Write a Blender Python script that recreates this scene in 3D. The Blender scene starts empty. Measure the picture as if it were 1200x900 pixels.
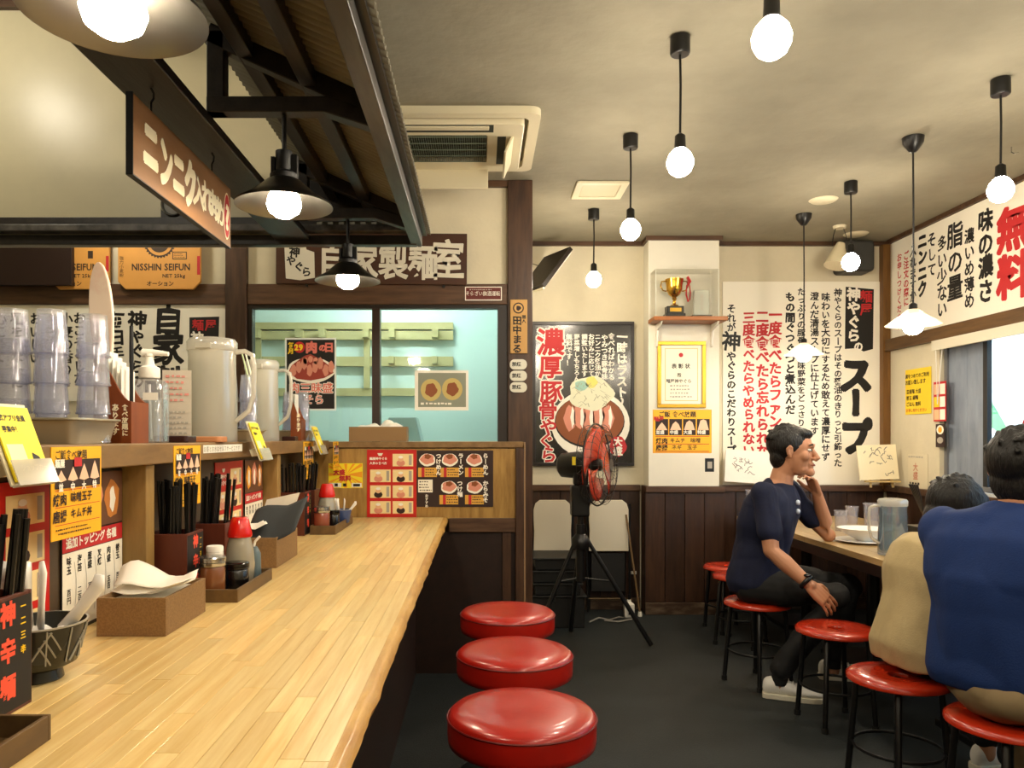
import bpy, math, random
from mathutils import Vector, Matrix, noise as mnoise
random.seed(7)
R = math.radians
SC = bpy.context.scene
COL = SC.collection
# ---------------------------------------------------------------- camera, world, exposure
F = 900.0; ZC = 1.28; VX, VY = 563.0, 513.0
cam = bpy.data.cameras.new('camera'); co = bpy.data.objects.new('camera', cam); COL.objects.link(co)
co.location = (0, 0, ZC); co.rotation_euler = (R(90), 0, 0)
cam.sensor_width = 36; cam.sensor_fit = 'HORIZONTAL'; cam.lens = 36*F/1200
cam.shift_x = (600-VX)/1200; cam.shift_y = (VY-450)/1200; cam.clip_start = .02
SC.camera = co
w = bpy.data.worlds.new('sky'); SC.world = w; w.use_nodes = True
bg = w.node_tree.nodes['Background']; bg.inputs[0].default_value = (.72, .86, 1, 1); bg.inputs[1].default_value = 7.0
SC.view_settings.view_transform = 'Standard'; SC.view_settings.look = 'None'
SC.view_settings.gamma = 1; SC.view_settings.use_curve_mapping = False
SC.view_settings.exposure = 0.55
SC.cycles.use_denoising = True
SC.cycles.max_bounces = 10; SC.cycles.transparent_max_bounces = 24; SC.cycles.caustics_reflective = False; SC.cycles.caustics_refractive = False
SC.cycles.sample_clamp_indirect = 6
BULB = 130.0      # emission strength of the room's bulbs
WARM = (1, .87, .68)

def px(x, y, d):   # a point of the place seen at a pixel, at distance d along the room
    return Vector(((x-VX)/F*d, d, ZC+(VY-y)/F*d))

# ---------------------------------------------------------------- materials
def lin(c):
    if isinstance(c, str):
        c = [int(c[i:i+2], 16)/255 for i in (0, 2, 4)]
    return tuple(((v+.055)/1.055)**2.4 if v > .04045 else v/12.92 for v in c)+(1,)
MC = {}
def M(name, col='808080', rough=.5, metal=0., var=.0, scale=8., stretch=(1, 1, 1), bump=0., bscale=None, coat=0., col2=None, rnd=0., spec=.5, sheen=0, trans=0., ior=1.45, emit=None, es=1., det=6, contrast=None, alpha=1.):
    if name in MC: return MC[name]
    m = bpy.data.materials.new(name); MC[name] = m; m.use_nodes = True
    nt = m.node_tree; N = nt.nodes; L = nt.links; b = N['Principled BSDF']
    c = lin(col); I = b.inputs
    I['Base Color'].default_value = c; I['Roughness'].default_value = rough; I['Metallic'].default_value = metal
    I['Specular IOR Level'].default_value = spec; I['Coat Weight'].default_value = coat; I['Coat Roughness'].default_value = .12
    I['Sheen Weight'].default_value = sheen; I['Transmission Weight'].default_value = trans; I['IOR'].default_value = ior; I['Alpha'].default_value = alpha
    if emit: I['Emission Color'].default_value = lin(emit) if isinstance(emit, str) else tuple(emit)+(1,); I['Emission Strength'].default_value = es
    if var or col2 or bump or rnd:
        tc = N.new('ShaderNodeTexCoord'); mp = N.new('ShaderNodeMapping'); mp.inputs['Scale'].default_value = stretch
        L.new(tc.outputs['Object'], mp.inputs['Vector'])
        vec = mp.outputs[0]
        if rnd:
            oi = N.new('ShaderNodeObjectInfo'); ml = N.new('ShaderNodeVectorMath'); ml.operation = 'SCALE'; ml.inputs[0].default_value = (17, 31, 23)
            L.new(oi.outputs['Random'], ml.inputs['Scale']); ad = N.new('ShaderNodeVectorMath'); L.new(vec, ad.inputs[0]); L.new(ml.outputs[0], ad.inputs[1]); vec = ad.outputs[0]
        nz = N.new('ShaderNodeTexNoise'); nz.inputs['Scale'].default_value = scale; nz.inputs['Detail'].default_value = det; nz.inputs['Roughness'].default_value = .6
        L.new(vec, nz.inputs['Vector'])
        if var or col2 or rnd:
            rp = N.new('ShaderNodeValToRGB'); lo, hi = contrast or (.3, .7)
            rp.color_ramp.elements[0].position = lo; rp.color_ramp.elements[1].position = hi
            c2 = lin(col2) if col2 else tuple(min(1, v*(1+var)) for v in c[:3])+(1,)
            c1 = c if col2 else tuple(v*(1-var) for v in c[:3])+(1,)
            rp.color_ramp.elements[0].color = c1; rp.color_ramp.elements[1].color = c2
            L.new(nz.outputs['Fac'], rp.inputs[0]); out = rp.outputs[0]
            if rnd:
                hs = N.new('ShaderNodeHueSaturation'); mr = N.new('ShaderNodeMapRange'); mr.inputs['To Min'].default_value = 1-rnd; mr.inputs['To Max'].default_value = 1+rnd
                L.new(oi.outputs['Random'], mr.inputs['Value']); L.new(mr.outputs[0], hs.inputs['Value']); L.new(out, hs.inputs['Color']); out = hs.outputs[0]
            L.new(out, I['Base Color'])
        if bump:
            bn = N.new('ShaderNodeBump'); bn.inputs['Strength'].default_value = bump; bn.inputs['Distance'].default_value = .01
            if bscale:
                n2 = N.new('ShaderNodeTexNoise'); n2.inputs['Scale'].default_value = bscale; n2.inputs['Detail'].default_value = 5; L.new(vec, n2.inputs['Vector']); L.new(n2.outputs['Fac'], bn.inputs['Height'])
            else: L.new(nz.outputs['Fac'], bn.inputs['Height'])
            L.new(bn.outputs[0], I['Normal'])
    return m
def glassy(name, col='ffffff', refl=.08, rough=.05, haze=0.):
    """thin clear sheet: transparent with a fresnel gloss, optional milky share"""
    if name in MC: return MC[name]
    m = bpy.data.materials.new(name); MC[name] = m; m.use_nodes = True; nt = m.node_tree; N = nt.nodes; L = nt.links
    for n in list(N):
        if n.type == 'BSDF_PRINCIPLED': N.remove(n)
    out = [n for n in N if n.type == 'OUTPUT_MATERIAL'][0]
    t = N.new('ShaderNodeBsdfTransparent'); t.inputs[0].default_value = lin(col)
    g = N.new('ShaderNodeBsdfGlossy'); g.inputs['Roughness'].default_value = rough
    lw = N.new('ShaderNodeLayerWeight'); lw.inputs[0].default_value = .25
    mr = N.new('ShaderNodeMapRange'); mr.inputs['To Min'].default_value = refl; mr.inputs['To Max'].default_value = min(1, refl+.55)
    L.new(lw.outputs['Facing'], mr.inputs['Value'])
    a = t.outputs[0]
    if haze:
        d = N.new('ShaderNodeBsdfDiffuse'); d.inputs[0].default_value = lin(col); tl = N.new('ShaderNodeBsdfTranslucent'); tl.inputs[0].default_value = lin(col)
        m0 = N.new('ShaderNodeMixShader'); L.new(d.outputs[0], m0.inputs[1]); L.new(tl.outputs[0], m0.inputs[2])
        m1 = N.new('ShaderNodeMixShader'); m1.inputs[0].default_value = haze; L.new(a, m1.inputs[1]); L.new(m0.outputs[0], m1.inputs[2]); a = m1.outputs[0]
    mx = N.new('ShaderNodeMixShader'); L.new(mr.outputs[0], mx.inputs[0]); L.new(a, mx.inputs[1]); L.new(g.outputs[0], mx.inputs[2])
    L.new(mx.outputs[0], out.inputs[0]); return m
def emis(name, col, s):
    if name in MC: return MC[name]
    m = bpy.data.materials.new(name); MC[name] = m; m.use_nodes = True; N = m.node_tree.nodes
    b = N['Principled BSDF']; b.inputs['Base Color'].default_value = (.9, .9, .9, 1)
    b.inputs['Emission Color'].default_value = tuple(col)+(1,) if not isinstance(col, str) else lin(col); b.inputs['Emission Strength'].default_value = s
    return m

# ---------------------------------------------------------------- mesh builder
class G:
    def __init__(s): s.v = []; s.f = []
    def add(s, vs, fs):
        n = len(s.v); s.v += [tuple(v) for v in vs]; s.f += [tuple(n+i for i in f) for f in fs]; return s
    def box(s, x0, x1, y0, y1, z0, z1):
        return s.add([(x0,y0,z0),(x1,y0,z0),(x1,y1,z0),(x0,y1,z0),(x0,y0,z1),(x1,y0,z1),(x1,y1,z1),(x0,y1,z1)],
                     [(3,2,1,0),(4,5,6,7),(0,1,5,4),(1,2,6,5),(2,3,7,6),(3,0,4,7)])
    def bx(s, c, d, rot=None):
        m = Matrix.Rotation(rot[0], 3, rot[1]) if rot else None
        vs = []
        for k in range(8):
            v = Vector(((k&1 or -1)*d[0]/2 if k&1 else -d[0]/2, d[1]/2 if k&2 else -d[1]/2, d[2]/2 if k&4 else -d[2]/2))
            if m: v = m @ v
            vs.append(v+Vector(c))
        return s.add(vs, [(0,2,3,1),(4,5,7,6),(0,1,5,4),(1,3,7,5),(3,2,6,7),(2,0,4,6)])
    def beam(s, p, q, wd, ht, up=(0,0,1)):
        p = Vector(p); q = Vector(q); d = (q-p).normalized(); r = d.cross(Vector(up)).normalized(); u = r.cross(d)
        vs = [a+r*(i*wd/2)+u*(j*ht/2) for a in (p, q) for i, j in ((-1,-1),(1,-1),(1,1),(-1,1))]
        return s.add(vs, [(0,1,2,3),(7,6,5,4),(0,4,5,1),(1,5,6,2),(2,6,7,3),(3,7,4,0)])
    def tube(s, pts, r, n=10, closed=False, sc=(1,1)):
        pts = [Vector(p) for p in pts]; k = len(pts); rs = r if isinstance(r, (list, tuple)) else [r]*k
        prev = None; vs = []; fs = []
        for i, p in enumerate(pts):
            if closed: t = (pts[(i+1) % k]-pts[i-1])
            else: t = (pts[min(i+1, k-1)]-pts[max(i-1, 0)])
            t.normalize()
            if prev is None:
                a = Vector((0,0,1)) if abs(t.z) < .9 else Vector((1,0,0)); u = t.cross(a).normalized()
            else: u = (prev-t*prev.dot(t)).normalized()
            prev = u; v2 = t.cross(u)
            for j in range(n):
                a = 2*math.pi*j/n; vs.append(p+u*(math.cos(a)*rs[i]*sc[0])+v2*(math.sin(a)*rs[i]*sc[1]))
        for i in range(k if closed else k-1):
            i2 = (i+1) % k
            for j in range(n): fs.append((i*n+j, i*n+(j+1) % n, i2*n+(j+1) % n, i2*n+j))
        if not closed: fs += [tuple(range(n-1, -1, -1)), tuple((k-1)*n+j for j in range(n))]
        return s.add(vs, fs)
    def lathe(s, prof, n=32, c=(0,0,0), axis='z', sc=(1,1), cap=True):
        vs = []; fs = []
        for r, z in prof:
            for j in range(n):
                a = 2*math.pi*j/n; x, y = r*math.cos(a)*sc[0], r*math.sin(a)*sc[1]
                if axis == 'z': p = (x, y, z)
                elif axis == 'y': p = (x, z, -y)
                else: p = (z, x, y)
                vs.append((p[0]+c[0], p[1]+c[1], p[2]+c[2]))
        k = len(prof)
        for i in range(k-1):
            for j in range(n): fs.append((i*n+j, i*n+(j+1) % n, (i+1)*n+(j+1) % n, (i+1)*n+j))
        if cap: fs += [tuple(range(n-1, -1, -1)), tuple((k-1)*n+j for j in range(n))]
        return s.add(vs, fs)
    def sphere(s, c, r, n=16, m=10, sc=(1,1,1)):
        vs = []; fs = []
        for i in range(1, m):
            for j in range(n):
                a = math.pi*i/m; b = 2*math.pi*j/n
                vs.append((c[0]+r*sc[0]*math.sin(a)*math.cos(b), c[1]+r*sc[1]*math.sin(a)*math.sin(b), c[2]+r*sc[2]*math.cos(a)))
        t = len(vs); vs += [(c[0], c[1], c[2]+r*sc[2]), (c[0], c[1], c[2]-r*sc[2])]
        for i in range(m-2):
            for j in range(n): fs.append((i*n+j, (i+1)*n+j, (i+1)*n+(j+1) % n, i*n+(j+1) % n))
        for j in range(n): fs.append((t, j, (j+1) % n)); fs.append((t+1, (m-2)*n+(j+1) % n, (m-2)*n+j))
        return s.add(vs, fs)
    def prism(s, outl, a0, a1, plane='xz'):
        """outline in a plane, extruded along the third axis from a0 to a1"""
        def P(u, v, a): return (u, a, v) if plane == 'xz' else ((u, v, a) if plane == 'xy' else (a, u, v))
        n = len(outl); vs = [P(u, v, a0) for u, v in outl]+[P(u, v, a1) for u, v in outl]
        fs = [tuple(range(n)), tuple(range(2*n-1, n-1, -1))]+[(i, n+i, n+(i+1) % n, (i+1) % n) for i in range(n)]
        return s.add(vs, fs)
    def poly(s, pts): return s.add(pts, [tuple(range(len(pts)))])
    def xf(s, m): s.v = [tuple(m @ Vector(v)) for v in s.v]; return s
    def shift(s, d): s.v = [(v[0]+d[0], v[1]+d[1], v[2]+d[2]) for v in s.v]; return s

def O(name, g, mat, parent=None, loc=(0,0,0), rz=0, bevel=0, smooth=None, label=None, cat=None, group=None, kind=None, sub=0, solid=0, fix=True):
    me = bpy.data.meshes.new(name); me.from_pydata(g.v, [], g.f)
    if fix:
        import bmesh
        bm = bmesh.new(); bm.from_mesh(me); bmesh.ops.recalc_face_normals(bm, faces=bm.faces); bm.to_mesh(me); bm.free()
    me.materials.append(mat)
    if smooth is not None:
        me.shade_smooth()
        if smooth < 180: me.set_sharp_from_angle(angle=R(smooth))
    o = bpy.data.objects.new(name, me); COL.objects.link(o); o.location = loc; o.rotation_euler = (0, 0, rz)
    if parent: o.parent = parent
    if bevel:
        b = o.modifiers.new('b', 'BEVEL'); b.width = bevel; b.segments = 2; b.limit_method = 'ANGLE'; b.angle_limit = R(40)
    if solid:
        b = o.modifiers.new('s', 'SOLIDIFY'); b.thickness = solid; b.offset = 0
    if sub:
        b = o.modifiers.new('u', 'SUBSURF'); b.levels = sub; b.render_levels = sub
    tag(o, label, cat, group, kind); return o
def tag(o, label=None, cat=None, group=None, kind=None):
    for k, v in (('label', label), ('category', cat), ('group', group), ('kind', kind)):
        if v: o[k] = v
    return o
def T(name, label, cat, loc=(0,0,0), rz=0, group=None, kind=None):
    o = bpy.data.objects.new(name, None); COL.objects.link(o); o.location = loc; o.rotation_euler = (0, 0, rz); o.empty_display_size = .05
    return tag(o, label, cat, group, kind)
def dup(o, loc=None, rz=None, label=None, parent=None):
    c = o.copy(); COL.objects.link(c)
    if parent: c.parent = parent
    for ch in KIDS.get(o.name, None) or [x for x in o.children]: dup(ch, parent=c)
    if loc is not None: c.location = loc
    if rz is not None: c.rotation_euler = (0, 0, rz)
    if label: c['label'] = label
    return c
KIDS = {}
def dup_piece(o, loc): c = o.copy(); COL.objects.link(c); c.location = loc; return c

# ---------------------------------------------------------------- writing
GC = {}
def glyph(ch, bold, res):
    k = (ch, bold, res)
    if k not in GC:
        c = bpy.data.curves.new('t', 'FONT'); c.body = ch; c.size = 1; c.resolution_u = res; c.offset = bold; c.align_x = 'CENTER'
        o = bpy.data.objects.new('t', c); COL.objects.link(o); me = bpy.data.meshes.new_from_object(o)
        GC[k] = ([(v.co.x, v.co.y-.38) for v in me.vertices], [tuple(p.vertices) for p in me.polygons])
        bpy.data.objects.remove(o); bpy.data.curves.remove(c); bpy.data.meshes.remove(me)
    return GC[k]
def letters(parent, items, mat, layer=1, name='lettering', seed=3, pitch=1.0):
    """items: (text, x, z of top edge, size, options) - options: h horizontal, bold, jit, sx stretch"""
    g = G(); rnd = random.Random(seed)
    for it in items:
        s, x, z, size = it[:4]; op = it[4] if len(it) > 4 else {}
        bold = op.get('bold', .02); jit = op.get('jit', .0); sx = op.get('sx', 1.); sz = op.get('sz', 1.); pt = op.get('pitch', pitch); hor = op.get('h', False); rag = op.get('rag', 0); lay = layer+op.get('dl', 0)
        cx, cz = x, z-size*.5*sz; last = 1.*pt if ord(s[0]) > 255 else .6
        for ch in s:
            adv = 1.*pt
            if ord(ch) < 256 and hor and ch != ' ':
                gq = glyph(ch, .0, 1)[0]; wq = max(p[0] for p in gq)-min(p[0] for p in gq)+.13; adv = wq*pt; cx += (wq*pt-last)*size*sx*.5; last = wq*pt
            if ch == ' ':
                adv = .32*pt
            else:
                gv, gf = glyph(ch, min(bold, .012), op.get('res', 2 if size > .03 else 1)); bo = max(0, bold-.012)
                a = rnd.uniform(-jit, jit); k = 1+rnd.uniform(-jit, jit)*.8; ca, sa = math.cos(a), math.sin(a)
                rot = (ch in 'ー〜' and not hor)
                vs = []
                for u, v in gv:
                    if rot: u, v = v, -u
                    if rag:
                        n = mnoise.noise((u*2.2+cx*9, v*2.2+cz*9, 0))*rag; n2 = mnoise.noise((u*2.2+40, v*2.2, cz*9))*rag; u += n; v += n2
                    u, v = (u*ca-v*sa)*k, (u*sa+v*ca)*k
                    vs.append((cx+u*size*sx, -.0006*lay, cz+v*size*sz))
                if bo > .005:
                    nd = 8 if size > .06 else 4; bz = bo*size*.9
                    for q in range(nd):
                        dx, dz = bz*math.cos(6.2832*(q+.5)/nd), bz*math.sin(6.2832*(q+.5)/nd); g.add([(v[0]+dx, v[1]-.00005*q, v[2]+dz) for v in vs], gf)
                else: g.add(vs, gf)
            if hor: cx += size*adv*sx
            else: cz -= size*adv*sz
    return O(name, g, mat, parent, fix=False)
def blocks(parent, rects, mat, layer=1, name='print_block'):
    g = G(); y = -.0006*layer
    for r in rects:
        if len(r) == 4 and not isinstance(r[0], (tuple, list)): x0, x1, z0, z1 = r; g.add([(x0,y,z0),(x1,y,z0),(x1,y,z1),(x0,y,z1)], [(0,1,2,3)])
        else: g.add([(a, y, b) for a, b in r], [tuple(range(len(r)))])
    return O(name, g, mat, parent, fix=False)
def blob(cx, cz, rx, rz, n=20, wob=.0, seed=1, a0=0, a1=360):
    rr = random.Random(seed); ph = rr.uniform(0, 6)
    return [(cx+rx*math.cos(R(a0+(a1-a0)*i/n))*(1+wob*math.sin(3*i*6.28/n+ph)+wob*.6*math.sin(7*i*6.28/n+ph)), cz+rz*math.sin(R(a0+(a1-a0)*i/n))*(1+wob*math.sin(5*i*6.28/n+ph))) for i in range(n if a1-a0 >= 360 else n+1)]
def microtext(parent, x0, x1, z0, z1, rows, mat, layer=2, seed=5, fill=.45, name='small_print'):
    rr = random.Random(seed); rs = []; h = (z1-z0)/rows
    for i in range(rows):
        z = z1-h*(i+.5); x = x0+rr.uniform(0, .06)*(x1-x0); end = x1-rr.uniform(0, .35)*(x1-x0)
        while x < end:
            wd = h*rr.uniform(.35, .7); rs.append((x, min(x+wd, x1), z-h*fill/2*rr.uniform(.5, 1), z+h*fill/2*rr.uniform(.6, 1))); x += wd+h*rr.uniform(.15, .4)
    return blocks(parent, rs, mat, layer, name)
def panel(name, label, cat, loc, rz, wd, ht, t, mat, group=None, surf='sheet', bevel=0, tilt=0):
    """flat sign standing at loc (middle of its bottom edge): local x right, z up, front at y=0"""
    e = T(name, label, cat, loc, rz, group)
    if tilt: e.rotation_euler = (tilt, 0, rz)
    O(surf, G().box(-wd/2, wd/2, 0.0002, t, 0, ht), mat, e, bevel=bevel); return e
# ================================================================ colours of the place
PLAS = M('plaster_wall', 'd3cab0', .85, var=.05, scale=5, bump=.12, bscale=60)
CEIL = M('ceiling_plaster', '8d8775', .9, var=.12, scale=2.2, bump=.35, bscale=22, contrast=(.35, .65))
WOODD = M('dark_stained_wood', '2e1c12', .42, col2='523725', scale=6, stretch=(5, 5, .6), bump=.12, rnd=.12)
WOODX = M('dark_stained_beam', '382316', .45, col2='5f432d', scale=6, stretch=(.6, 5, 5), bump=.12, rnd=.1)
BLACKW = M('black_stained_wood', '15110f', .35, col2='2c2521', scale=6, stretch=(5, .7, 5), bump=.15)
WAIN = M('wainscot_board', '26170f', .4, col2='432b1c', scale=5, stretch=(7, 7, .7), bump=.12, rnd=.25)
FLOOR = M('floor_covering', '14191a', .6, col2='23292a', scale=3, bump=.35, bscale=160, contrast=(.3, .75))
WHITE = M('white_board', 'efece2', .55)
STAVE = M('counter_stave', 'dab26a', .32, col2='efd596', scale=4, stretch=(14, .9, 4), bump=.03, rnd=.13, coat=.25)
STAIN = M('honey_stained_ply', '86622c', .45, col2='b58f4c', scale=4, stretch=(5, 5, .8), rnd=.05, contrast=(.35, .65))
SHELF = M('worn_shelf_wood', '6b4f2c', .5, col2='8e6f45', scale=5, stretch=(4, .8, 4), bump=.08)
BLACK = M('black_plastic', '0d0d0e', .35)
BLKMT = M('black_matte', '080808', .8)
CHROME = M('brushed_steel', 'b9b9b6', .25, metal=1)
STEEL = M('satin_steel', 'c3bda9', .38, metal=.85)
# ================================================================ setting
def S(name, g, mat, parent=None, **k):
    return O(name, g, mat, parent, kind=None if parent else 'structure', **k)
CH = ZC+1.463; YB = 5.75; XR = 3.04; YP = 4.374; XL = -3.4; YF = -2.4
S('floor', G().box(XL-.2, XR+.15, YF-.2, YB+.2, -.1, 0), FLOOR)
# ceiling of the dining side, rough plaster with random mottling
ce = S('ceiling', G().box(-.78, XR+.15, YF-.2, YB+.2, CH, CH+.1), CEIL)
S('ceiling', G().box(XL-.2, -.78, YF-.2, YB+.2, 3.25, 3.35), CEIL)
S('trim_1', G().box(-.80, -.76, YF, YP, CH, 3.25), PLAS)
S('wall_left', G().box(XL-.1, XL, YF-.2, YB+.2, 0, 3.25), PLAS)
S('wall_front', G().box(XL, XR, YF-.1, YF, 0, 3.25), PLAS)
S('wall_back', G().box(XL, XR+.15, YB, YB+.1, 0, 3.25), PLAS)
# pilaster
PX0, PX1, PY = 1.221, 1.736, 5.58
S('trim_2', G().box(PX0, PX1, PY, YB-.001, 0, CH-.001), M('white_plaster', 'e3dfd0', .8, var=.03, scale=4, bump=.08, bscale=60), bevel=.004)
S('trim_3', G().box(.1, XR, YB-.03, YB-.001, CH-.03, CH-.0005).box(PX0-.02, PX1+.02, PY-.02, YB-.031, CH-.03, CH-.0005), WOODX)
S('trim_4', G().box(XR-.055, XR-.001, YB-.06, YB-.001, .9, CH-.0305), M('corner_post', '5f3f18', .5, col2='7b5526', scale=6, stretch=(5, 5, .6)))
# wainscot: boards one by one
def wainscot(name, x0, x1, y, ztop, bw, base=True, axis='x', out=-1, dark=WAIN):
    """boards along a wall; axis x: wall runs along x at y; axis y: runs along y at x=y"""
    def bxx(a0, a1, d0, d1, z0, z1):
        d0, d1 = sorted((y+out*d0, y+out*d1))
        return G().box(a0, a1, d0, d1, z0, z1) if axis == 'x' else G().box(d0, d1, a0, a1, z0, z1)
    root = S(name, bxx(x0, x1, .001, .012, 0, ztop-.03), BLKMT)
    n = max(1, round((x1-x0)/bw)); bw = (x1-x0)/n
    for i in range(n):
        O('board', bxx(x0+i*bw+.002, x0+(i+1)*bw-.002, .012, .024, .09 if base else 0, ztop-.03), dark, root, bevel=.002)
    O('cap_rail', bxx(x0, x1, .001, .045, ztop-.045, ztop), WOODX, root, bevel=.004)
    if base: O('skirting', bxx(x0, x1, .012, .032, 0, .088), M('scuffed_skirting', '3a2717', .6, col2='6b5a48', scale=7, stretch=(1, 1, 3), contrast=(.45, .75)), root, bevel=.003)
    return root
wainscot('baseboard_back', .296, PX0-.03, YB, .93, .14)
wainscot('baseboard_pilaster', PX0-.028, PX1+.028, PY, .93, .135)
wainscot('baseboard_recess', PX1+.0285, XR-.03, YB, .925, .14)
wainscot('baseboard_right', YF, YB-.045, XR, .93, .16, axis='y')
S('trim_5', G().box(PX0-.028, PX0-.001, PY+.001, YB-.05, 0, .93).box(PX1+.001, PX1+.028, PY+.001, YB-.05, 0, .93), WOODD)
# right wall with the window opening
WY0, WY1, WZ0, WZ1 = 1.6, 5.085, .95, 1.92
rw = S('wall_right', G().box(XR, XR+.15, WY1, YB+.1, 0, CH).box(XR, XR+.15, YF-.2, WY0, 0, CH).box(XR, XR+.15, WY0, WY1, 0, WZ0).box(XR, XR+.15, WY0, WY1, WZ1, CH), PLAS)
S('trim_6', G().box(XR-.03, XR-.001, YF, YB-.061, CH-.03, CH-.0005), WOODX)
S('trim_7', G().box(XR-.045, XR-.001, YF, YB-.061, 1.92, 2.005), M('brown_rail', '4a3217', .5, col2='6d4f2a', scale=5, stretch=(5, .6, 5)), bevel=.003)
# window 1
wf = S('window_1', G().box(XR+.03, XR+.10, WY0, WY1, WZ0, WZ0+.03).box(XR+.03, XR+.10, WY0, WY1, WZ1-.03, WZ1).box(XR+.03, XR+.10, WY1-.03, WY1, WZ0+.03, WZ1-.03).box(XR+.03, XR+.10, WY0, WY0+.03, WZ0+.03, WZ1-.03),
       M('grey_alu', '77787c', .4, metal=.3))
O('sliding_sash', G().box(XR+.035, XR+.065, 4.66, 4.70, WZ0+.03, WZ1-.03).box(XR+.035, XR+.065, 2.9, 2.94, WZ0+.03, WZ1-.03), M('black_alu', '0e1116', .3), wf)
O('glass_pane', G().box(XR+.048, XR+.052, 2.94, 4.66, WZ0+.03, WZ1-.03), glassy('window_glass', 'f4fbff', .04), wf)
O('glass_pane', G().box(XR+.048, XR+.052, WY0+.03, 2.9, WZ0+.03, WZ1-.03), glassy('window_glass'), wf)
O('blue_grey_panel', G().box(XR+.04, XR+.06, 4.702, 4.86, WZ0+.03, WZ1-.03).box(XR+.045, XR+.065, 4.87, WY1-.03, WZ0+.03, WZ1-.03), M('slate_panel', '6c7686', .5, col2='909bab', scale=3, stretch=(1, 3, .8)), wf)
O('sill', G().box(XR-.03, XR+.03, WY0, WY1, WZ0-.02, WZ0), M('pale_sill', 'b9bfc2', .4), wf)
# partition between dining side and noodle room
PW = YP+.0
wk = S('wall_kitchen', G().box(XL, .16, PW+.02, PW+.10, 2.16, 3.25).box(XL, -1.448, PW+.02, PW+.10, 0, 2.16).box(-1.327, .16, PW+.02, PW+.10, 0, 1.26), PLAS)
S('wall_noodle_room', G().box(.16, .26, PW+.101, YB, 0, CH), PLAS)
S('trim_8', G().box(.155, .296, PW-.02, PW+.10, 0, CH-.001), WOODD, bevel=.004)
S('trim_9', G().box(-1.448, -1.327, PW-.02, PW+.10, 0, 2.72), WOODD, bevel=.004)
S('trim_10', G().box(XL, -1.4485, PW-.01, PW+.019, ZC+.758, ZC+.875).box(-1.3265, .1545, PW-.01, PW+.019, ZC+.758, ZC+.875), WOODX, bevel=.004)
S('trim_11', G().box(-.75, .1545, PW-.01, PW+.019, CH-.035, CH-.0005), WOODX)
# noodle room window
wz0, wz1 = ZC-.06, ZC+.757
wi = S('window_2', G().box(-1.326, -1.300, PW, PW+.06, wz0, wz1).box(.098, .154, PW, PW+.06, wz0, wz1).box(-1.300, .098, PW, PW+.06, wz1-.02, wz1).box(-1.300, .098, PW, PW+.06, wz0, wz0+.025), M('dark_window_frame', '1d120c', .4))
O('mullion', G().box(-.617, -.573, PW-.005, PW+.065, wz0+.026, wz1-.021), M('dark_mullion', '2c190e', .4), wi)
for a, b in ((-1.2995, -.618), (-.572, .0975)):
    O('glass_pane', G().box(a, b, PW+.028, PW+.032, wz0+.026, wz1-.021), glassy('room_glass', 'f2fdfa', .05), wi)
CY = M('pale_cyan_wall', 'e2ecea', .7)
S('trim_12', G().box(-2.1, .155, YB-.02, YB-.001, 0, 2.74).box(-2.12, -2.1, PW+.105, YB, 0, 2.74).box(.14, .155, PW+.105, YB-.021, 0, 2.74), CY)
S('ceiling', G().box(-2.12, .155, PW+.105, YB, 2.6, 2.63), CY)
tb = T('ceiling_light', 'fluorescent tube light on the ceiling of the noodle room', 'light', (-.6, 5.0, 2.6))
O('housing', G().box(-.32, .32, -.06, .06, -.03, -.0005), WHITE, tb)
O('tube', G().tube([(-.3, 0, -.045), (.3, 0, -.045)], .014), emis('fluorescent', (.86, 1, .97), 150), tb)
# kitchen bulkhead panel, behind the canopy
S('wall_bulkhead', G().box(XL, -.74, 3.20, 3.23, ZC+.80, 3.249), M('enamel_panel', 'c6bd9d', .31, var=.04, scale=6, bump=.02))
S('trim_13', G().box(XL, -.74, 3.17, 3.199, ZC+1.78, ZC+1.83), WOODX)

# ================================================================ air conditioner, vents
ac = T('air_conditioner', 'cream ceiling cassette air conditioner with open flaps above the noodle room window', 'air conditioner', (-.22, 3.75, CH))
CRM = M('cream_plastic', 'd6cdb0', .4)
def rrect(x0, x1, y0, y1, r, n=5):
    p = []
    for cx, cy, a in ((x1-r, y1-r, 0), (x0+r, y1-r, 90), (x0+r, y0+r, 180), (x1-r, y0+r, 270)):
        p += [(cx+r*math.cos(R(a+90*i/n)), cy+r*math.sin(R(a+90*i/n))) for i in range(n+1)]
    return p
def ring(g, o, i, z0, z1):
    n = len(o); vs = [(*p, z0) for p in o]+[(*p, z0) for p in i]+[(*p, z1) for p in o]+[(*p, z1) for p in i]
    fs = []
    for k in range(n):
        j = (k+1) % n; fs += [(k, j, n+j, n+k), (2*n+k, 3*n+k, 3*n+j, 2*n+j), (k, 2*n+k, 2*n+j, j), (n+k, n+j, 3*n+j, 3*n+k)]
    return g.add(vs, fs)
O('frame', ring(G(), rrect(-.49, .49, -.37, .37, .05), rrect(-.44, .44, -.32, .32, .04), -.035, -.001), CRM, ac, smooth=40)
O('body', ring(G(), rrect(-.42, .42, -.30, .30, .03), rrect(-.25, .25, -.17, .17, .01), -.055, -.002), CRM, ac, bevel=.006)
O('recess', G().box(-.25, .25, -.17, .17, -.03, -.001), M('grille_dark', '23281f', .7), ac)
gg = G()
for i in range(46): gg.box(-.245+i*.0108, -.243+i*.0108, -.16, .16, -.058, -.05)
for i in range(5): gg.box(-.25, .25, -.165+i*.08, -.161+i*.08, -.060, -.056)
O('intake_grille', gg, M('grille_bar', '5f6a5a', .5), ac)
O('flap', G().bx((0, .275, -.105), (.52, .012, .12), (R(-14), 'X')), CRM, ac, bevel=.003)
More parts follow.
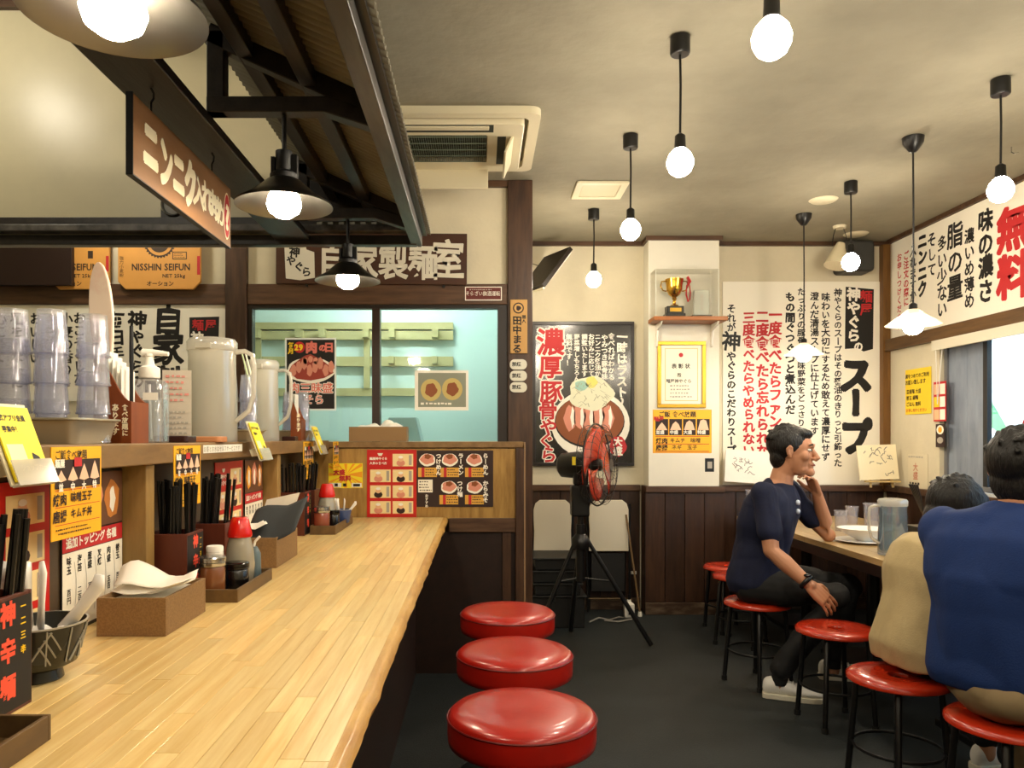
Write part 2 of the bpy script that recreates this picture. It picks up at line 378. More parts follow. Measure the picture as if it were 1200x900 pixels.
O('flap', G().bx((.36, .02, -.075), (.012, .36, .12), (R(24), 'Y')), CRM, ac, bevel=.003)
O('flap', G().bx((0, -.255, -.055), (.52, .06, .008), (R(8), 'X')), CRM, ac, bevel=.003)
O('outlet_slot', G().box(-.28, .28, -.295, -.21, -.056, -.0551).box(.30, .34, -.16, .20, -.056, -.0551), M('grille_dark'), ac)
v = T('ceiling_vent', 'square white ceiling vent between the bare bulbs', 'vent', (.70, 4.52, CH))
O('frame', ring(G(), rrect(-.15, .15, -.15, .15, .01), rrect(-.11, .11, -.11, .11, .01), -.014, -.001), CRM, v, bevel=.003)
O('louvre', G().box(-.108, .108, -.108, .108, -.009, -.001), M('vent_inner', 'cbbf9d', .5), v)
for x, y, l in ((965, 234, 'flat round ceiling plate nearer the two bare cords'), (1003, 274, 'flat round ceiling plate close to the back wall spotlight')):
    d = 1.463*F/(VY-y); O('ceiling_plate', G().lathe([(.07, -.012), (.085, -.001)], 28), CRM, loc=((x-VX)/F*d, d, CH), label=l, cat='ceiling plate', smooth=40)

# ================================================================ pendant lamps
BLB = emis('bulb_glow', WARM, BULB)
cord_m = M('black_cord', '0b0a0a', .5)
def pendant(X, Y, zb, label, shade=False, group=None):
    t = T('pendant_lamp', label, 'lamp', (X, Y, CH), group='pendant bulbs on black cords')
    if shade: O('ceiling_rose', G().lathe([(.012, -.075), (.02, -.068), (.046, -.03), (.05, -.001)], 24), BLACK, t, smooth=50)
    else: O('ceiling_rose', G().lathe([(.034, -.068), (.036, -.062), (.036, -.001)], 24), BLACK, t, bevel=.003, smooth=50)
    top = zb-CH+.10
    O('cord', G().tube([(0,0,-.06), (.002,0,top/2), (0,0,top)], .0045, 8), cord_m, t)
    O('socket', G().lathe([(.024, top-.065), (.021, top-.06), (.019, top-.005), (.008, top+.004)], 20), BLACK, t, smooth=50)
    z = zb-CH
    O('bulb', G().lathe([(.001, z-.052), (.02, z-.049), (.036, z-.037), (.047, z-.014), (.048, z+.004), (.040, z+.026), (.027, z+.041), (.020, z+.048)], 24), BLB, t, smooth=180)
    if shade:
        O('glass_shade', G().lathe([(.026, z+.07), (.05, z+.048), (.112, z+.004), (.124, z-.004)], 36, cap=False), M('milk_glass', 'f4ead2', .3, alpha=.8), t, smooth=180, solid=.003)
    return t
for X, Y, zb, l, sh in ((.728, 1.92, ZC+1.0, 'bare bulb at the top of the photo, its socket cut by the frame', 0), (.728, 2.80, ZC+1.005, 'bare bulb pendant on a cord, nearest with its whole ceiling rose in view', 0),
    (.725, 3.71, ZC+1.006, 'bare bulb pendant by the square ceiling vent', 0), (.726, 4.92, ZC+1.015, 'farthest bare bulb pendant, in front of the framed black poster', 0),
    (2.12, 3.13, ZC+1.012, 'bare bulb pendant in front of the large red characters on the right wall', 0), (2.107, 3.74, ZC+.553, 'long pendant with a white shade by the window', 1),
    (2.117, 4.39, ZC+1.005, 'bare bulb pendant in front of the black wall speaker', 0), (2.118, 5.03, ZC+.548, 'long shaded pendant hanging in front of the big soup banner', 1)):
    pendant(X, Y, zb, l, sh)
for X, Y in ((.728, 1.0), (.728, .1), (.728, -.9), (2.12, 2.2), (2.12, 1.2), (2.12, .2), (2.12, -.9)):
    pendant(X, Y, ZC+1.0, 'bare bulb pendant of the %s row, %s, unseen' % ('left' if X < 1 else 'right', {1.0: 'next before the cut off bulb', .1: 'above the photographer', -.9: 'last towards the front wall', 2.2: 'next before the red characters', 1.2: 'over the end of the long table', .2: 'level with the photographer'}[Y]), 0)

# kitchen lamps: one read from the panel reflection, two unseen ones added for brightness
for X, Y, z, l in ((-2.2, 2.42, ZC+1.68, 'opal globe lamp high over the kitchen'), (-2.1, .9, ZC+1.68, 'opal globe lamp high over the near kitchen'), (-2.0, 3.85, 2.75, 'opal globe lamp behind the hanging panel')):
    t = T('kitchen_lamp', l, 'lamp', (X, Y, 3.25)); O('ceiling_rose', G().lathe([(.04, -.03), (.05, -.001)], 20), WHITE, t); O('stem', G().tube([(0, 0, -.03), (0, 0, z-3.25+.09)], .008, 8), BLACK, t); O('globe', G().sphere((0, 0, z-3.25), .10, 24, 16), emis('globe_glow', (1, .92, .76), 34), t, smooth=180)

# ================================================================ canopy over the kitchen side
ZT = ZC
can = T('canopy_roof', 'black timber lean-to canopy with corrugated roof above the counter', 'canopy', (0, 0, 0))
XA, XE = -.70, -.27   # post line and truss tip
def rh(x): return ZT+.86+(-.28-x)*.4545   # underside of the roofing
CY0, CY1 = .35, 3.16
# corrugated sheet
def corr(x0, x1, y0, y1, pitch=.032, amp=.010):
    g = G(); ny = int((y1-y0)/pitch*6); xs = [x0+(x1-x0)*i/3 for i in range(4)]; vs = []
    for j in range(ny+1):
        y = y0+(y1-y0)*j/ny; a = amp*math.sin(2*math.pi*(y-y0)/pitch)
        for x in xs: vs.append((x, y, rh(x)+.018+a))
    fs = [(j*4+i, j*4+i+1, (j+1)*4+i+1, (j+1)*4+i) for j in range(ny) for i in range(3)]
    return g.add(vs, fs)
O('corrugated_sheet', corr(-.72, -.205, CY0, CY1), M('weathered_corrugated', '6f6a5a', .5, metal=.3, var=.25, scale=5), can, smooth=180, solid=.002)
O('beam', G().box(-.835, -.695, CY0, CY1, ZT+.804, ZT+.832), BLACKW, can, bevel=.003)
# purlins
O('purlin', G().beam((-.262, CY0, ZT+.815), (-.262, CY1, ZT+.815), .045, .055), M('worn_purlin', '2b2826', .35, col2='6e6a63', scale=3, stretch=(4, .6, 4), contrast=(.4, .75)), can, bevel=.003)
O('purlin', G().beam((-.235, CY0, ZT+.845), (-.235, CY1, ZT+.845), .03, .03), BLACKW, can)
for x in (-.44, -.60):
    O('purlin', G().beam((x, CY0, rh(x)-.012), (x, CY1, rh(x)-.012), .04, .045), BLACKW, can, bevel=.003)
for y in (1.06, 1.98, 2.93):
    c = O('truss_post', G().box(-.70, -.655, y-.02, y+.02, ZT+.832, rh(-.68)+.0), BLACKW, can, bevel=.003)
    O('truss_chord', G().prism([(-.70, ZT+.832), (-.40, ZT+.832), (-.285, ZT+.795), (-.275, ZT+.835), (-.39, ZT+.872), (-.70, ZT+.872)], y-.022, y+.022), BLACKW, can, bevel=.003)
    O('truss_rafter', G().beam((-.275, y, ZT+.845), (-.70, y, ZT+.845+.425*.4545), .04, .05, up=(0,0,1)), BLACKW, can, bevel=.003)
# end fascia beams
O('end_beam', G().box(-3.2, -.30, 3.12, 3.165, ZT+.852, ZT+.897), BLACKW, can, bevel=.003)
O('end_beam', G().box(-3.2, -.29, 3.06, 3.115, ZT+.825, ZT+.852), M('worn_purlin'), can, bevel=.003)
O('end_beam', G().box(-3.2, -.26, 3.12, 3.165, ZT+.785, ZT+.825), BLACKW, can, bevel=.003)
O('gable_board', G().prism([(-.72, ZT+.9), (-.26, ZT+.84), (-.26, ZT+.86), (-.72, rh(-.72)+.01)], 3.14, 3.16), BLACKW, can)
O('gable_sheet', corr(-.72, -.72, 0, 0.001) if False else G().add([(-.66+i*.022, 3.10-.008*(i % 2), z) for z in (ZT+.84, ZT+.87) for i in range(15)], [(i, i+1, 16+i, 15+i) for i in range(14)]), M('weathered_corrugated'), can, solid=.002)
# enamel-shade lamps under the canopy
SH = M('enamel_shade', '77746d', .3, metal=1.)
for i, (y, zz) in enumerate(((1.06, .62), (1.98, .632), (2.93, .632))):
    X = -.506
    t = T('canopy_lamp', ['wide metal shade lamp cut by the top edge above the counter', 'metal shade lamp under the canopy beside the wooden garlic sign', 'metal shade lamp in front of the dark noodle room signboard'][i], 'lamp', (X, y, ZT+.832), group='metal shade lamps under the canopy')
    b = zz-.832-.03
    O('cord', G().tube([(0, 0, 0), (0, 0, b+.135)], .006, 8), cord_m, t)
    O('lamp_holder', G().lathe([(.036, b+.055), (.036, b+.075), (.022, b+.085), (.022, b+.135), (.008, b+.14)], 20), BLACK, t, smooth=40)
    O('holder_clip', G().bx((.028, 0, b+.1), (.014, .02, .05)), BLACK, t); O('holder_clip', G().bx((-.027, 0, b+.1), (.01, .02, .04)), BLACK, t)
    O('lamp_shade', G().lathe([(.03, b+.066), (.045, b+.058), (.085, b+.022), (.122, b), (.124, b-.006), (.119, b-.004), (.083, b+.017), (.043, b+.052), (.03, b+.058)], 44, cap=False), SH, t, smooth=60)
    O('bulb', G().lathe([(.001, b-.036), (.02, b-.033), (.038, b-.020), (.044, b-.002), (.040, b+.018), (.022, b+.048)], 24), emis('bulb_glow_canopy', (1, .85, .63), BULB*1.0), t, smooth=180)

# ================================================================ counter
ZCT = ZC-.43
ct = T('counter', 'long yellow butcher block counter with a rough natural front edge', 'counter', (-.54, 2.1, 0))
rr = random.Random(11)
X0c, X1c = -.90, -.20; nrow = 20; wrow = (X1c-X0c)/nrow
stv = {}
for i in range(nrow):
    y = .30-rr.uniform(0, .5)
    while y < 4.15:
        ln = rr.choice((.28, .4, .52, .64)); y1 = min(y+ln, 4.15)
        if 4.15-y1 < .12: y1 = 4.15
        a = max(y, .30)
        if y1 > .30:
            key = round(y1-a, 3)
            x0 = X0c+i*wrow
            g = G().box(.0003, wrow-.0003, .0004, y1-a-.0004, 0, .04)
            if key not in stv:
                stv[key] = O('stave', g, STAVE, ct, loc=(x0+.54, a-2.1, ZCT-.04), bevel=.0006)
            else:
                c = stv[key].copy(); COL.objects.link(c); c.location = (x0+.54, a-2.1, ZCT-.04)
        y = y1
# wavy front edge
g = G(); n = 120; vs = []
for k in range(n+1):
    y = .30+3.85*k/n; wv = .006*mnoise.noise((y*5, 1, 0))+.005*mnoise.noise((y*14, 4, 0))
    for x, z in ((X1c, ZCT-.04), (X1c+.016+wv*.6, ZCT-.038), (X1c+.024+wv, ZCT-.02), (X1c+.018+wv*1.3, ZCT-.005), (X1c+.010+wv, ZCT-.0002), (X1c, ZCT)):
        vs.append((x+.54, y-2.1, z))
fs = [(k*6+j, k*6+(j+1) % 6, (k+1)*6+(j+1) % 6, (k+1)*6+j) for k in range(n) for j in range(6)]+[(0,1,2,3,4,5), tuple(n*6+5-j for j in range(6))]
O('natural_edge', g.add(vs, fs), M('edge_wood', 'a8752e', .4, col2='d7ab5e', scale=6, stretch=(4, .8, 4), bump=.4, coat=.2), ct, smooth=45)
O('front_panel', G().box(-.38+.54, -.35+.54, .2-2.1, 4.15-2.1, 0, ZCT-.04), M('dark_front', '180a05', .5, col2='2a150c', scale=4, stretch=(4, .8, 4)), ct)
O('back_support', G().box(-1.0+.54, -.93+.54, .2-2.1, 4.15-2.1, 0, ZCT-.001), M('dark_front'), ct)
# raised shelf and back board
XS = -.82; ZS = ZC-.014
sh = T('raised_shelf', 'raised brown service shelf along the back of the counter', 'shelf', (-1.05, 2.1, 0))
O('shelf_board', G().box(-1.32+1.05, XS+1.05, .3-2.1, 4.16-2.1, ZS-.053, ZS), SHELF, sh, bevel=.003)
O('back_board', G().box(-.93+1.05, -.902+1.05, .3-2.1, 4.16-2.1, ZCT, ZS-.054), M('drab_board', '3a2e20', .55, col2='54442f', scale=4, stretch=(4, .8, 2)), sh)
S('wall_counter', G().box(-1.30, -1.27, .3, 4.16, 0, ZS-.0545), STEEL)
for y in (1.93, 3.18):
    O('support_post', G().box(-.902+1.05, -.84+1.05, y-2.1, y+.05-2.1, ZCT, ZS-.054), M('post_wood', '7c6032', .5, col2='9b7c47', scale=5, stretch=(5, 5, .8)), sh, bevel=.002)
# end wall of the counter with honey panel
YE = 4.16
ew = T('counter_end_wall', 'low wooden end wall with honey panel and menus at the far end of the counter', 'partition', (-.3, YE, 0))
def LB(x0, x1, y0, y1, z0, z1): return G().box(x0+.3, x1+.3, y0-YE, y1-YE, z0, z1)
O('honey_panel', LB(-.90, .19, YE+.01, YE+.03, ZCT-.01, ZS-.045), STAIN, ew)
O('top_shelf', LB(-1.31, .235, YE+.0, YE+.19, ZS-.04, ZS-.008), SHELF, ew, bevel=.003)
O('frame_stile', LB(.19, .235, YE-.02, YE+.19, 0, ZS-.041), WOODD, ew, bevel=.003)
O('frame_edge', LB(.236, .243, YE-.015, YE+.18, 0, ZS-.01), M('pale_edge', '9a7a58', .5), ew)
O('lower_rail', LB(-.17, .19, YE-.012, YE+.02, ZCT-.08, ZCT-.005), WOODX, ew, bevel=.003)
O('lower_panel', LB(-.90, .19, YE+.012, YE+.03, 0, ZCT-.08), M('dark_front'), ew)
O('panel_batten', LB(.12, .165, YE-.002, YE+.011, 0, ZCT-.085), WOODD, ew)
# ================================================================ signs and posters
INK = M('black_ink', '14110f', .6); RED = M('red_ink', 'c0262a', .6); PAPER = M('banner_paper', 'f1ecdc', .7); WINK = M('white_ink', 'f4efe2', .6)
YEL = M('yellow_ink', 'f6cf1c', .55); ORG = M('orange_paper', 'f0a31d', .5); PINKM = M('meat_pink', 'd98f78', .6); BRN = M('soup_brown', '8a4a20', .5); SKINP = M('printed_skin', 'e9b98f', .6)
GRY = M('pale_print', 'a9a296', .7); DBR = M('dark_print', '2b1712', .6); LYEL = M('lemon_paper', 'f7e02a', .5); GRN = M('leaf_green', '3d9a55', .6); GOLD = M('gold_frame', 'b08a2e', .3, metal=.8)
def psign(name, label, cat, x0, x1, y0, y1, d, t=.006, mat=PAPER, group=None, surf='sheet', bevel=0):
    """flat sign seen face on; x, y extents as seen in the photograph, at distance d"""
    a = px((x0+x1)/2, y1, d); e = panel(name, label, cat, a, 0, (x1-x0)/F*d, (y1-y0)/F*d, t, mat, group, surf, bevel)
    k = d/F; e['_'] = 0; del e['_']
    return e, (lambda x: (x-(x0+x1)/2)*k), (lambda y: (y1-y)*k), k
def plet(sg, items, mat, layer=1, **kw):
    e, X, Z, k = sg
    return letters(e, [(i[0], X(i[1]), Z(i[2]), i[3]*k, i[4] if len(i) > 4 else {}) for i in items], mat, layer, **kw)
def pblk(sg, rects, mat, layer=1, name='print_block'):
    e, X, Z, k = sg
    return blocks(e, [(X(r[0]), X(r[1]), Z(r[3]), Z(r[2])) if len(r) == 4 and not isinstance(r[0], tuple) else [(X(a), Z(b)) for a, b in r] for r in rects], mat, layer, name)
BR = dict(bold=.03, jit=.07, rag=.05); BRB = dict(bold=.045, jit=.05, rag=.07)
# big soup banner
s = psign('soup_banner', 'large white banner with brushed black and red columns about soup', 'banner', 847, 1038, 330, 568, 5.742)
pblk(s, [[(991,336),(1024,339),(1023,409),(1012,412),(1005,408),(990,409)]], INK)
plet(s, [('麺屋', 1015, 340, 15, dict(bold=.025))], RED, 2)
plet(s, [('神やぐら', 1000.5, 337, 16, dict(bold=.05, jit=.05, rag=.05)), ('の', 1006, 400, 12, BRB)], WINK, 2)
plet(s, [('ス', 1003, 418, 42, dict(bold=.075, rag=.07, sx=.92)), ('ー', 1003, 455, 34, dict(bold=.09, rag=.05)), ('プ', 1003, 488, 46, dict(bold=.07, rag=.07, sx=.82)),
    ('神やぐらのスープはその醤油のきりっと引締った', 982, 338, 9.5, BR), ('味わいを大切にするため敢えて濃厚にせず', 967.5, 343, 10.4, BR), ('澄んだ清湯スープに仕上げています', 954.5, 342, 10.5, BR),
    ('たっぷりの豚骨に香味野菜をどっさり', 939, 337, 9.6, BR), ('もの間ぐつぐつと煮込んだ', 926, 342, 12, BRB), ('それが', 857, 356, 11, BR), ('神', 857, 389, 22, BR), ('やぐらのこだわりスープ', 857, 412, 11, BRB)], INK, 1)
plet(s, [('一度食べたらファンになる', 908.5, 361, 15.6, BRB), ('二度食べたら忘れられない', 893.5, 363, 15.8, BRB), ('三度食べたらやめられない', 877.5, 365, 14.2, BRB)], RED, 1)
# banner on the right wall
e = panel('free_extras_banner', 'white banner under the ceiling of the right wall, two huge red characters', 'banner', (XR-.012, 4.62, ZC+.73), R(-90), 2.06, .70, .008, PAPER)
def rwx(x): return 4.62-3.028*F/(x-VX)
letters(e, [('無料', rwx(1187), .60, .27, dict(bold=.055, rag=.05))], RED)
letters(e, [('味の濃さ', rwx(1155), .645, .14, BRB), ('濃いめ薄め', rwx(1136), .57, .10, BR), ('脂の量', rwx(1119), .65, .168, dict(bold=.026, jit=.05, rag=.05)), ('多い少ない', rwx(1104), .60, .108, BR), ('そして', rwx(1092), .65, .10, BR), ('ニンニク', rwx(1081), .675, .11, dict(bold=.07, rag=.05)), ('入れますか', rwx(1070), .62, .08, BR)], INK)
letters(e, [('ご注文の際に', rwx(1062), .60, .066, BR), ('お申しつけください', rwx(1054), .605, .062, BR)], RED)
# framed noodle poster
s = psign('framed_poster', 'black framed noodle poster with tall red characters behind the fan', 'poster', 624, 743, 377, 546, 5.715, .03, M('poster_black', '24231f', .22, coat=.6), surf='poster_sheet')
e, X, Z, k = s
g = G()
for a in ((624,743,377,381), (624,743,542,546), (624,627.5,381,542), (739.5,743,381,542)): g.box(X(a[0]), X(a[1]), -.012, .0, Z(a[3]), Z(a[2]))
O('frame', g, M('black_frame', '1a120d', .35), e, bevel=.002)
pblk(s, [blob(692, 497, 46, 40, 32)], WINK, 1, 'bowl_print'); pblk(s, [blob(691, 494, 41, 31, 32)], INK, 2, 'bowl_print'); pblk(s, [blob(691, 493, 40, 29.5, 32)], BRN, 3, 'soup_print')
pblk(s, [blob(668+i*11, 490-(i % 2)*3, 7, 15, 14, .1, i) for i in range(5)], PINKM, 4, 'pork_print')
pblk(s, [blob(671+i*11, 489, 2.2, 12, 10, .2, i) for i in range(5)], WINK, 5, 'pork_fat_print')
pblk(s, [blob(692, 461, 26, 20, 30, .07, 3)], M('sprout_white', 'e4e4c8', .6), 6, 'sprout_print'); pblk(s, [blob(681, 452, 8, 6, 12, .1, 3), ], M('sprout_blue', '9fc9bb', .6), 7, 'onion_print'); pblk(s, [blob(693, 448, 7, 7, 12, .1, 3)], M('egg_yellow', 'e9dc74', .6), 7, 'egg_print')
rr = random.Random(4)
pblk(s, [[(x, y), (x+dx, y+dy), (x+dx+.8, y+dy), (x+.9, y)] for x, y, dx, dy in ((rr.uniform(672, 712), rr.uniform(446, 474), rr.uniform(-6, 6), rr.uniform(2, 5)) for _ in range(46))], M('sprout_shade', 'a9a88c', .6), 8, 'sprout_lines')
pblk(s, [blob(724, 523, 10, 12, 18, .05)], RED, 6, 'seal_print'); plet(s, [('大盛', 724, 512, 11, BRB)], WINK, 7)
RP = [('濃', 645, 384, 33), ('厚', 645, 416, 28), ('豚', 646, 445, 27), ('骨', 642, 469, 23), ('や', 643, 490, 21), ('ぐ', 640, 507, 19), ('ら', 643, 523, 20)]
plet(s, [(a, b, c, d, dict(bold=.095, res=2)) for a, b, c, d in RP], WINK, 1, name='lettering_outline'); plet(s, [(a, b, c, d, dict(bold=.03, res=2)) for a, b, c, d in RP], RED, 2)
plet(s, [('一時はラスト〜', 729, 388, 13, BRB), ('食べればわかる', 716.5, 390, 8, BR), ('やみつき豚骨味', 708.5, 392, 7.6, BR), ('ニンニク醤油か', 700.5, 391, 7.2, BR), ('お好みに応じて', 693, 391, 7.2, BR), ('調整いたします', 685, 391, 7.2, BR), ('野菜増しもちろん', 676, 391, 7.0, BR), ('無料です！', 667, 391, 7.6, BR)], WINK, 3)
# award things on the pilaster
DP = PY-.001
def wallz(y, d): return ZC+(VY-y)/F*d
t = T('wall_shelf', 'small brown wall shelf on white brackets holding the trophy case', 'shelf', px(801.5, 380, DP))
O('shelf_board', G().box(-.262, .262, -.19, -.0005, 0, .03), M('shelf_orange_wood', '8a4d1f', .4, col2='a9672f', scale=4, stretch=(.7, 5, 5)), t, bevel=.006)
for sx in (-.2, .2):
    O('bracket', G().prism([(-.17, -.001), (-.0005, -.001), (-.0005, -.17), (-.02, -.16), (-.045, -.05), (-.15, -.02)], sx-.006, sx+.006, 'yz'), WHITE, t, bevel=.002)
c = px(801.5, 371, DP-.095); zsf = px(801.5, 380, DP).z+.0302
tc = T('display_case', 'clear acrylic display case over the trophy and plaque', 'display case', (c.x, DP-.095, zsf))
AC = glassy('acrylic', 'fdfdfb', .015, .05)
for nm, b in (('front_sheet', (-.22, .22, -.085, -.082, 0, .33)), ('top_sheet', (-.22, .22, -.085, .085, .3302, .333)), ('side_sheet', (-.223, -.2201, -.085, .085, 0, .333)), ('side_sheet', (.2201, .223, -.085, .085, 0, .333))):
    O(nm, G().box(*b), AC, tc)
for sx in (-.221, .221): O('edge_strip', G().box(sx-.002, sx+.002, -.088, -.0855, 0, .333), M('acrylic_edge', 'd9dcd2', .3), tc)
tp = T('trophy', 'gold cup trophy with a red ribbon on a black base', 'trophy', (px(790, 371, DP-.095).x, DP-.1, zsf))
GP = M('polished_gold', 'd9a93a', .15, metal=1)
O('base', G().box(-.07, .07, -.045, .045, 0, .028).box(-.06, .06, -.038, .038, .028, .08), BLACK, tp, bevel=.003)
O('name_plate', G().box(-.04, .04, -.041, -.0385, .04, .066), GOLD, tp)
O('cup', G().lathe([(.03, .081), (.032, .088), (.012, .10), (.010, .125), (.018, .135), (.014, .145), (.04, .165), (.056, .20), (.058, .23), (.064, .262), (.066, .275), (.06, .275), (.054, .24), (.02, .17)], 28), GP, tp, smooth=50)
for sx in (-1, 1): O('handle', G().tube([(sx*.055, 0, .19), (sx*.08, 0, .195), (sx*.098, 0, .225), (sx*.09, 0, .26), (sx*.06, 0, .262)], .005, 8), GP, tp, smooth=60)
O('ribbon', G().tube([(.085, -.03, .285), (.10, -.035, .25), (.085, -.03, .22)], [.022, .034, .018], 10, sc=(1, .3)).tube([(.08, -.03, .23), (.075, -.035, .16), (.09, -.035, .11)], [.012, .014, .016], 8, sc=(1, .25)).tube([(.1, -.03, .23), (.105, -.035, .17), (.10, -.035, .12)], [.01, .012, .014], 8, sc=(1, .25)), M('red_ribbon', 'd2202c', .5), tp, smooth=60)
pl = T('glass_plaque', 'clear engraved glass plaque standing beside the gold trophy', 'plaque', (px(822, 371, DP-.095).x, DP-.09, zsf))
O('foot', G().box(-.07, .07, -.03, .03, 0, .02), M('plaque_foot', '3a3a34', .3), pl, bevel=.002); O('glass_block', G().box(-.055, .055, -.012, .012, .0205, .20), M('plaque_glass', 'dfe4dc', .15, alpha=.55), pl, bevel=.006)
letters(pl, [('最優秀賞', 0, .17, .03, dict(bold=.0))], GRY, 22)
s = psign('framed_certificate', 'gold framed certificate on the pilaster below the trophy shelf', 'certificate', 770, 827, 400, 478, DP, .012, M('cert_paper', 'f2ecd6', .5), surf='paper')
e, X, Z, k = s; g = G()
for a in ((770,827,400,404.5), (770,827,473.5,478), (770,774.5,404.5,473.5), (822.5,827,404.5,473.5)): g.box(X(a[0]), X(a[1]), -.012, 0, Z(a[3]), Z(a[2]))
O('frame', g, GOLD, e, bevel=.003)
pblk(s, [(779, 818, 408, 409), (779, 818, 469, 470), (779, 780, 409, 469), (817, 818, 409, 469)], M('cert_rule', 'd5c48a', .6))
plet(s, [('表彰状', 790, 426, 6, dict(h=1, bold=.03, pitch=1.3)), ('殿', 796, 437, 5, dict(h=1)), ('麺屋神やぐら', 783, 444, 5, dict(h=1, bold=.02))], INK); pblk(s, [blob(798, 416, 2.6, 2.6, 12)], RED)
microtext(e, X(784), X(815), Z(467), Z(450), 4, GRY)
def offer(s, big=True):
    """yellow/orange price poster contents in unit coordinates"""
s = psign('price_poster', 'yellow rice price poster pinned to the pilaster', 'poster', 765, 834, 480, 531, DP, .002, ORG)
pblk(s, [(766, 833, 481, 530)], M('amber_paper', 'f4b51e', .5)); plet(s, [('ご飯 食べ放題', 775, 482, 7, dict(h=1, bold=.03))], INK, 2)
for i in range(4):
    x0 = 768+i*16.2; pblk(s, [(x0, x0+15, 491, 510)], DBR, 2); pblk(s, [[(x0+1, 504), (x0+4, 499-i*2), (x0+7.5, 495-i*1.2), (x0+11, 499-i*2), (x0+14, 504)]], M('rice_pink', 'f0c3a5', .6), 3, 'rice_print')
    plet(s, [('並中大特'[i]+'盛', x0+3, 504, 5, dict(h=1, bold=.03))], WINK, 4)
plet(s, [('麺屋', 769, 488, 6, dict(h=1, bold=.04))], RED, 5)
plet(s, [('焼肉', 772, 513, 7, dict(h=1, bold=.04)), ('キムチ', 788, 513, 6, dict(h=1)), ('味噌', 812, 513, 6, dict(h=1)), ('唐揚', 772, 521, 7, dict(h=1, bold=.04)), ('ネギ', 790, 521, 6, dict(h=1)), ('玉子', 808, 521, 6, dict(h=1))], DBR, 3); pblk(s, [(768, 831, 511, 511.7), (768, 831, 520, 520.7), (768, 831, 528.5, 529.2)], RED, 3)
s = psign('wall_switch', 'black wall switch plate low on the white pilaster', 'switch', 826, 837, 537, 553, DP, .008, BLACK, surf='plate', bevel=.002); pblk(s, [(829, 834.5, 541, 549)], GRY, 1, 'rocker')
# autograph boards
s = psign('autograph_board', 'white autograph board with black scribbles leaning on the wainscot ledge', 'board', 849, 905, 528, 566, 5.64, .008, M('shikishi', 'f4f0e6', .6)); s[0].rotation_euler = (R(-4), R(4), 0)
rr = random.Random(8)
def scrawl(s, x0, x1, y0, y1, n, mat=GRY, r=.0022, seed=1):
    e, X, Z, k = s; rr = random.Random(seed); g = G()
    for _ in range(n):
        x, y = rr.uniform(x0, x1), rr.uniform(y0, y1); p = []
        for _ in range(6): x += rr.uniform(-1, 3.4)*k*120; y += rr.uniform(-4, 4)*k*120; p.append((X(min(max(x, x0-2), x1+2)), -.001, Z(min(max(y, y0-2), y1+2))))
        g.tube(p, r, 4)
    return O('scribble', g, mat, e)
scrawl(s, 856, 892, 540, 556, 9, M('grey_marker', '6f6a66', .6)); plet(s, [('うまい', 860, 536, 7, dict(h=1, bold=0, rag=.1))], M('grey_marker'), 2)
s = psign('autograph_board', 'cream autograph board on a small easel at the corner post', 'board', 1008, 1054, 521, 562, 5.48, .008, M('shikishi2', 'efe3bf', .6)); s[0].rotation_euler = (R(-8), R(-2), 0)
scrawl(s, 1013, 1046, 526, 556, 15, M('grey_marker'), seed=3)
t = T('table_easel', 'little pale wooden easel under the cream autograph board', 'easel', px(1031, 571, 5.52))
for x in (-.08, .08): O('leg', G().beam((x, -.03, 0), (x*.8, .03, .24), .014, .012), M('easel_wood', 'c9ad72', .5), t)
O('ledge', G().box(-.12, .12, -.06, -.012, .038, .049), M('easel_wood'), t)
# things on the right wall
def rsign(name, label, cat, x0, x1, ytop_at_x0, ybot_at_x0, mat, t=.003, off=.003):
    X = XR-off-t; y0 = X*F/(x0-VX); y1 = X*F/(x1-VX); zt = (VY-ytop_at_x0)/F*y0; zb = (VY-ybot_at_x0)/F*y0
    e = panel(name, label, cat, (X, (y0+y1)/2, ZC+zb), R(-90), y0-y1, zt-zb, t, mat); return e, y0-y1, zt-zb
e, w_, h_ = rsign('notice', 'plain yellow notice with lines of black text left of the window', 'notice', 1061, 1091, 434, 486, M('notice_yellow', 'f2cf25', .5))
letters(e, [('席をつめてのご利用', -w_*.44, h_*.9, .032, dict(h=1, bold=.03)), ('お願い致します', -w_*.44, h_*.77, .036, dict(h=1, bold=.03)), ('普通麺 大盛', -w_*.4, h_*.56, .034, dict(h=1)), ('替玉 細麺', -w_*.4, h_*.42, .034, dict(h=1)), ('ごはん 無料', -w_*.4, h_*.28, .034, dict(h=1))], INK)
letters(e, [('お申し付けください', -w_*.42, h_*.13, .028, dict(h=1))], RED)
e, w_, h_ = rsign('menu_card', 'small red and cream menu card with picture squares beside the window', 'card', 1094, 1108.5, 448, 494, RED, off=.008)
for i in range(6): blocks(e, [(-w_*.45+(i % 2)*w_*.47, -w_*.45+(i % 2)*w_*.47+w_*.42, h_*(.04+(i//2)*.32), h_*(.3+(i//2)*.32))], (SKINP, PAPER, YEL, WINK)[i % 4], 1, 'picture')
e, w_, h_ = rsign('photo_card', 'small photo card of food hung under the red menu card', 'card', 1096.5, 1107, 497, 524, DBR, off=.008)
blocks(e, [blob(0, h_*.75, w_*.4, h_*.2, 14)], WINK, 1, 'picture'); blocks(e, [blob(0, h_*.75, w_*.22, h_*.13, 12)], ORG, 2, 'picture'); blocks(e, [blob(0, h_*.3, w_*.35, h_*.14, 12)], GRY, 1, 'picture')
e, w_, h_ = rsign('hand_drawn_card', 'grey hand drawn card with faint red characters above the right wainscot', 'card', 1064, 1087, 532, 571, M('doodle_paper', 'd9cfb4', .6))
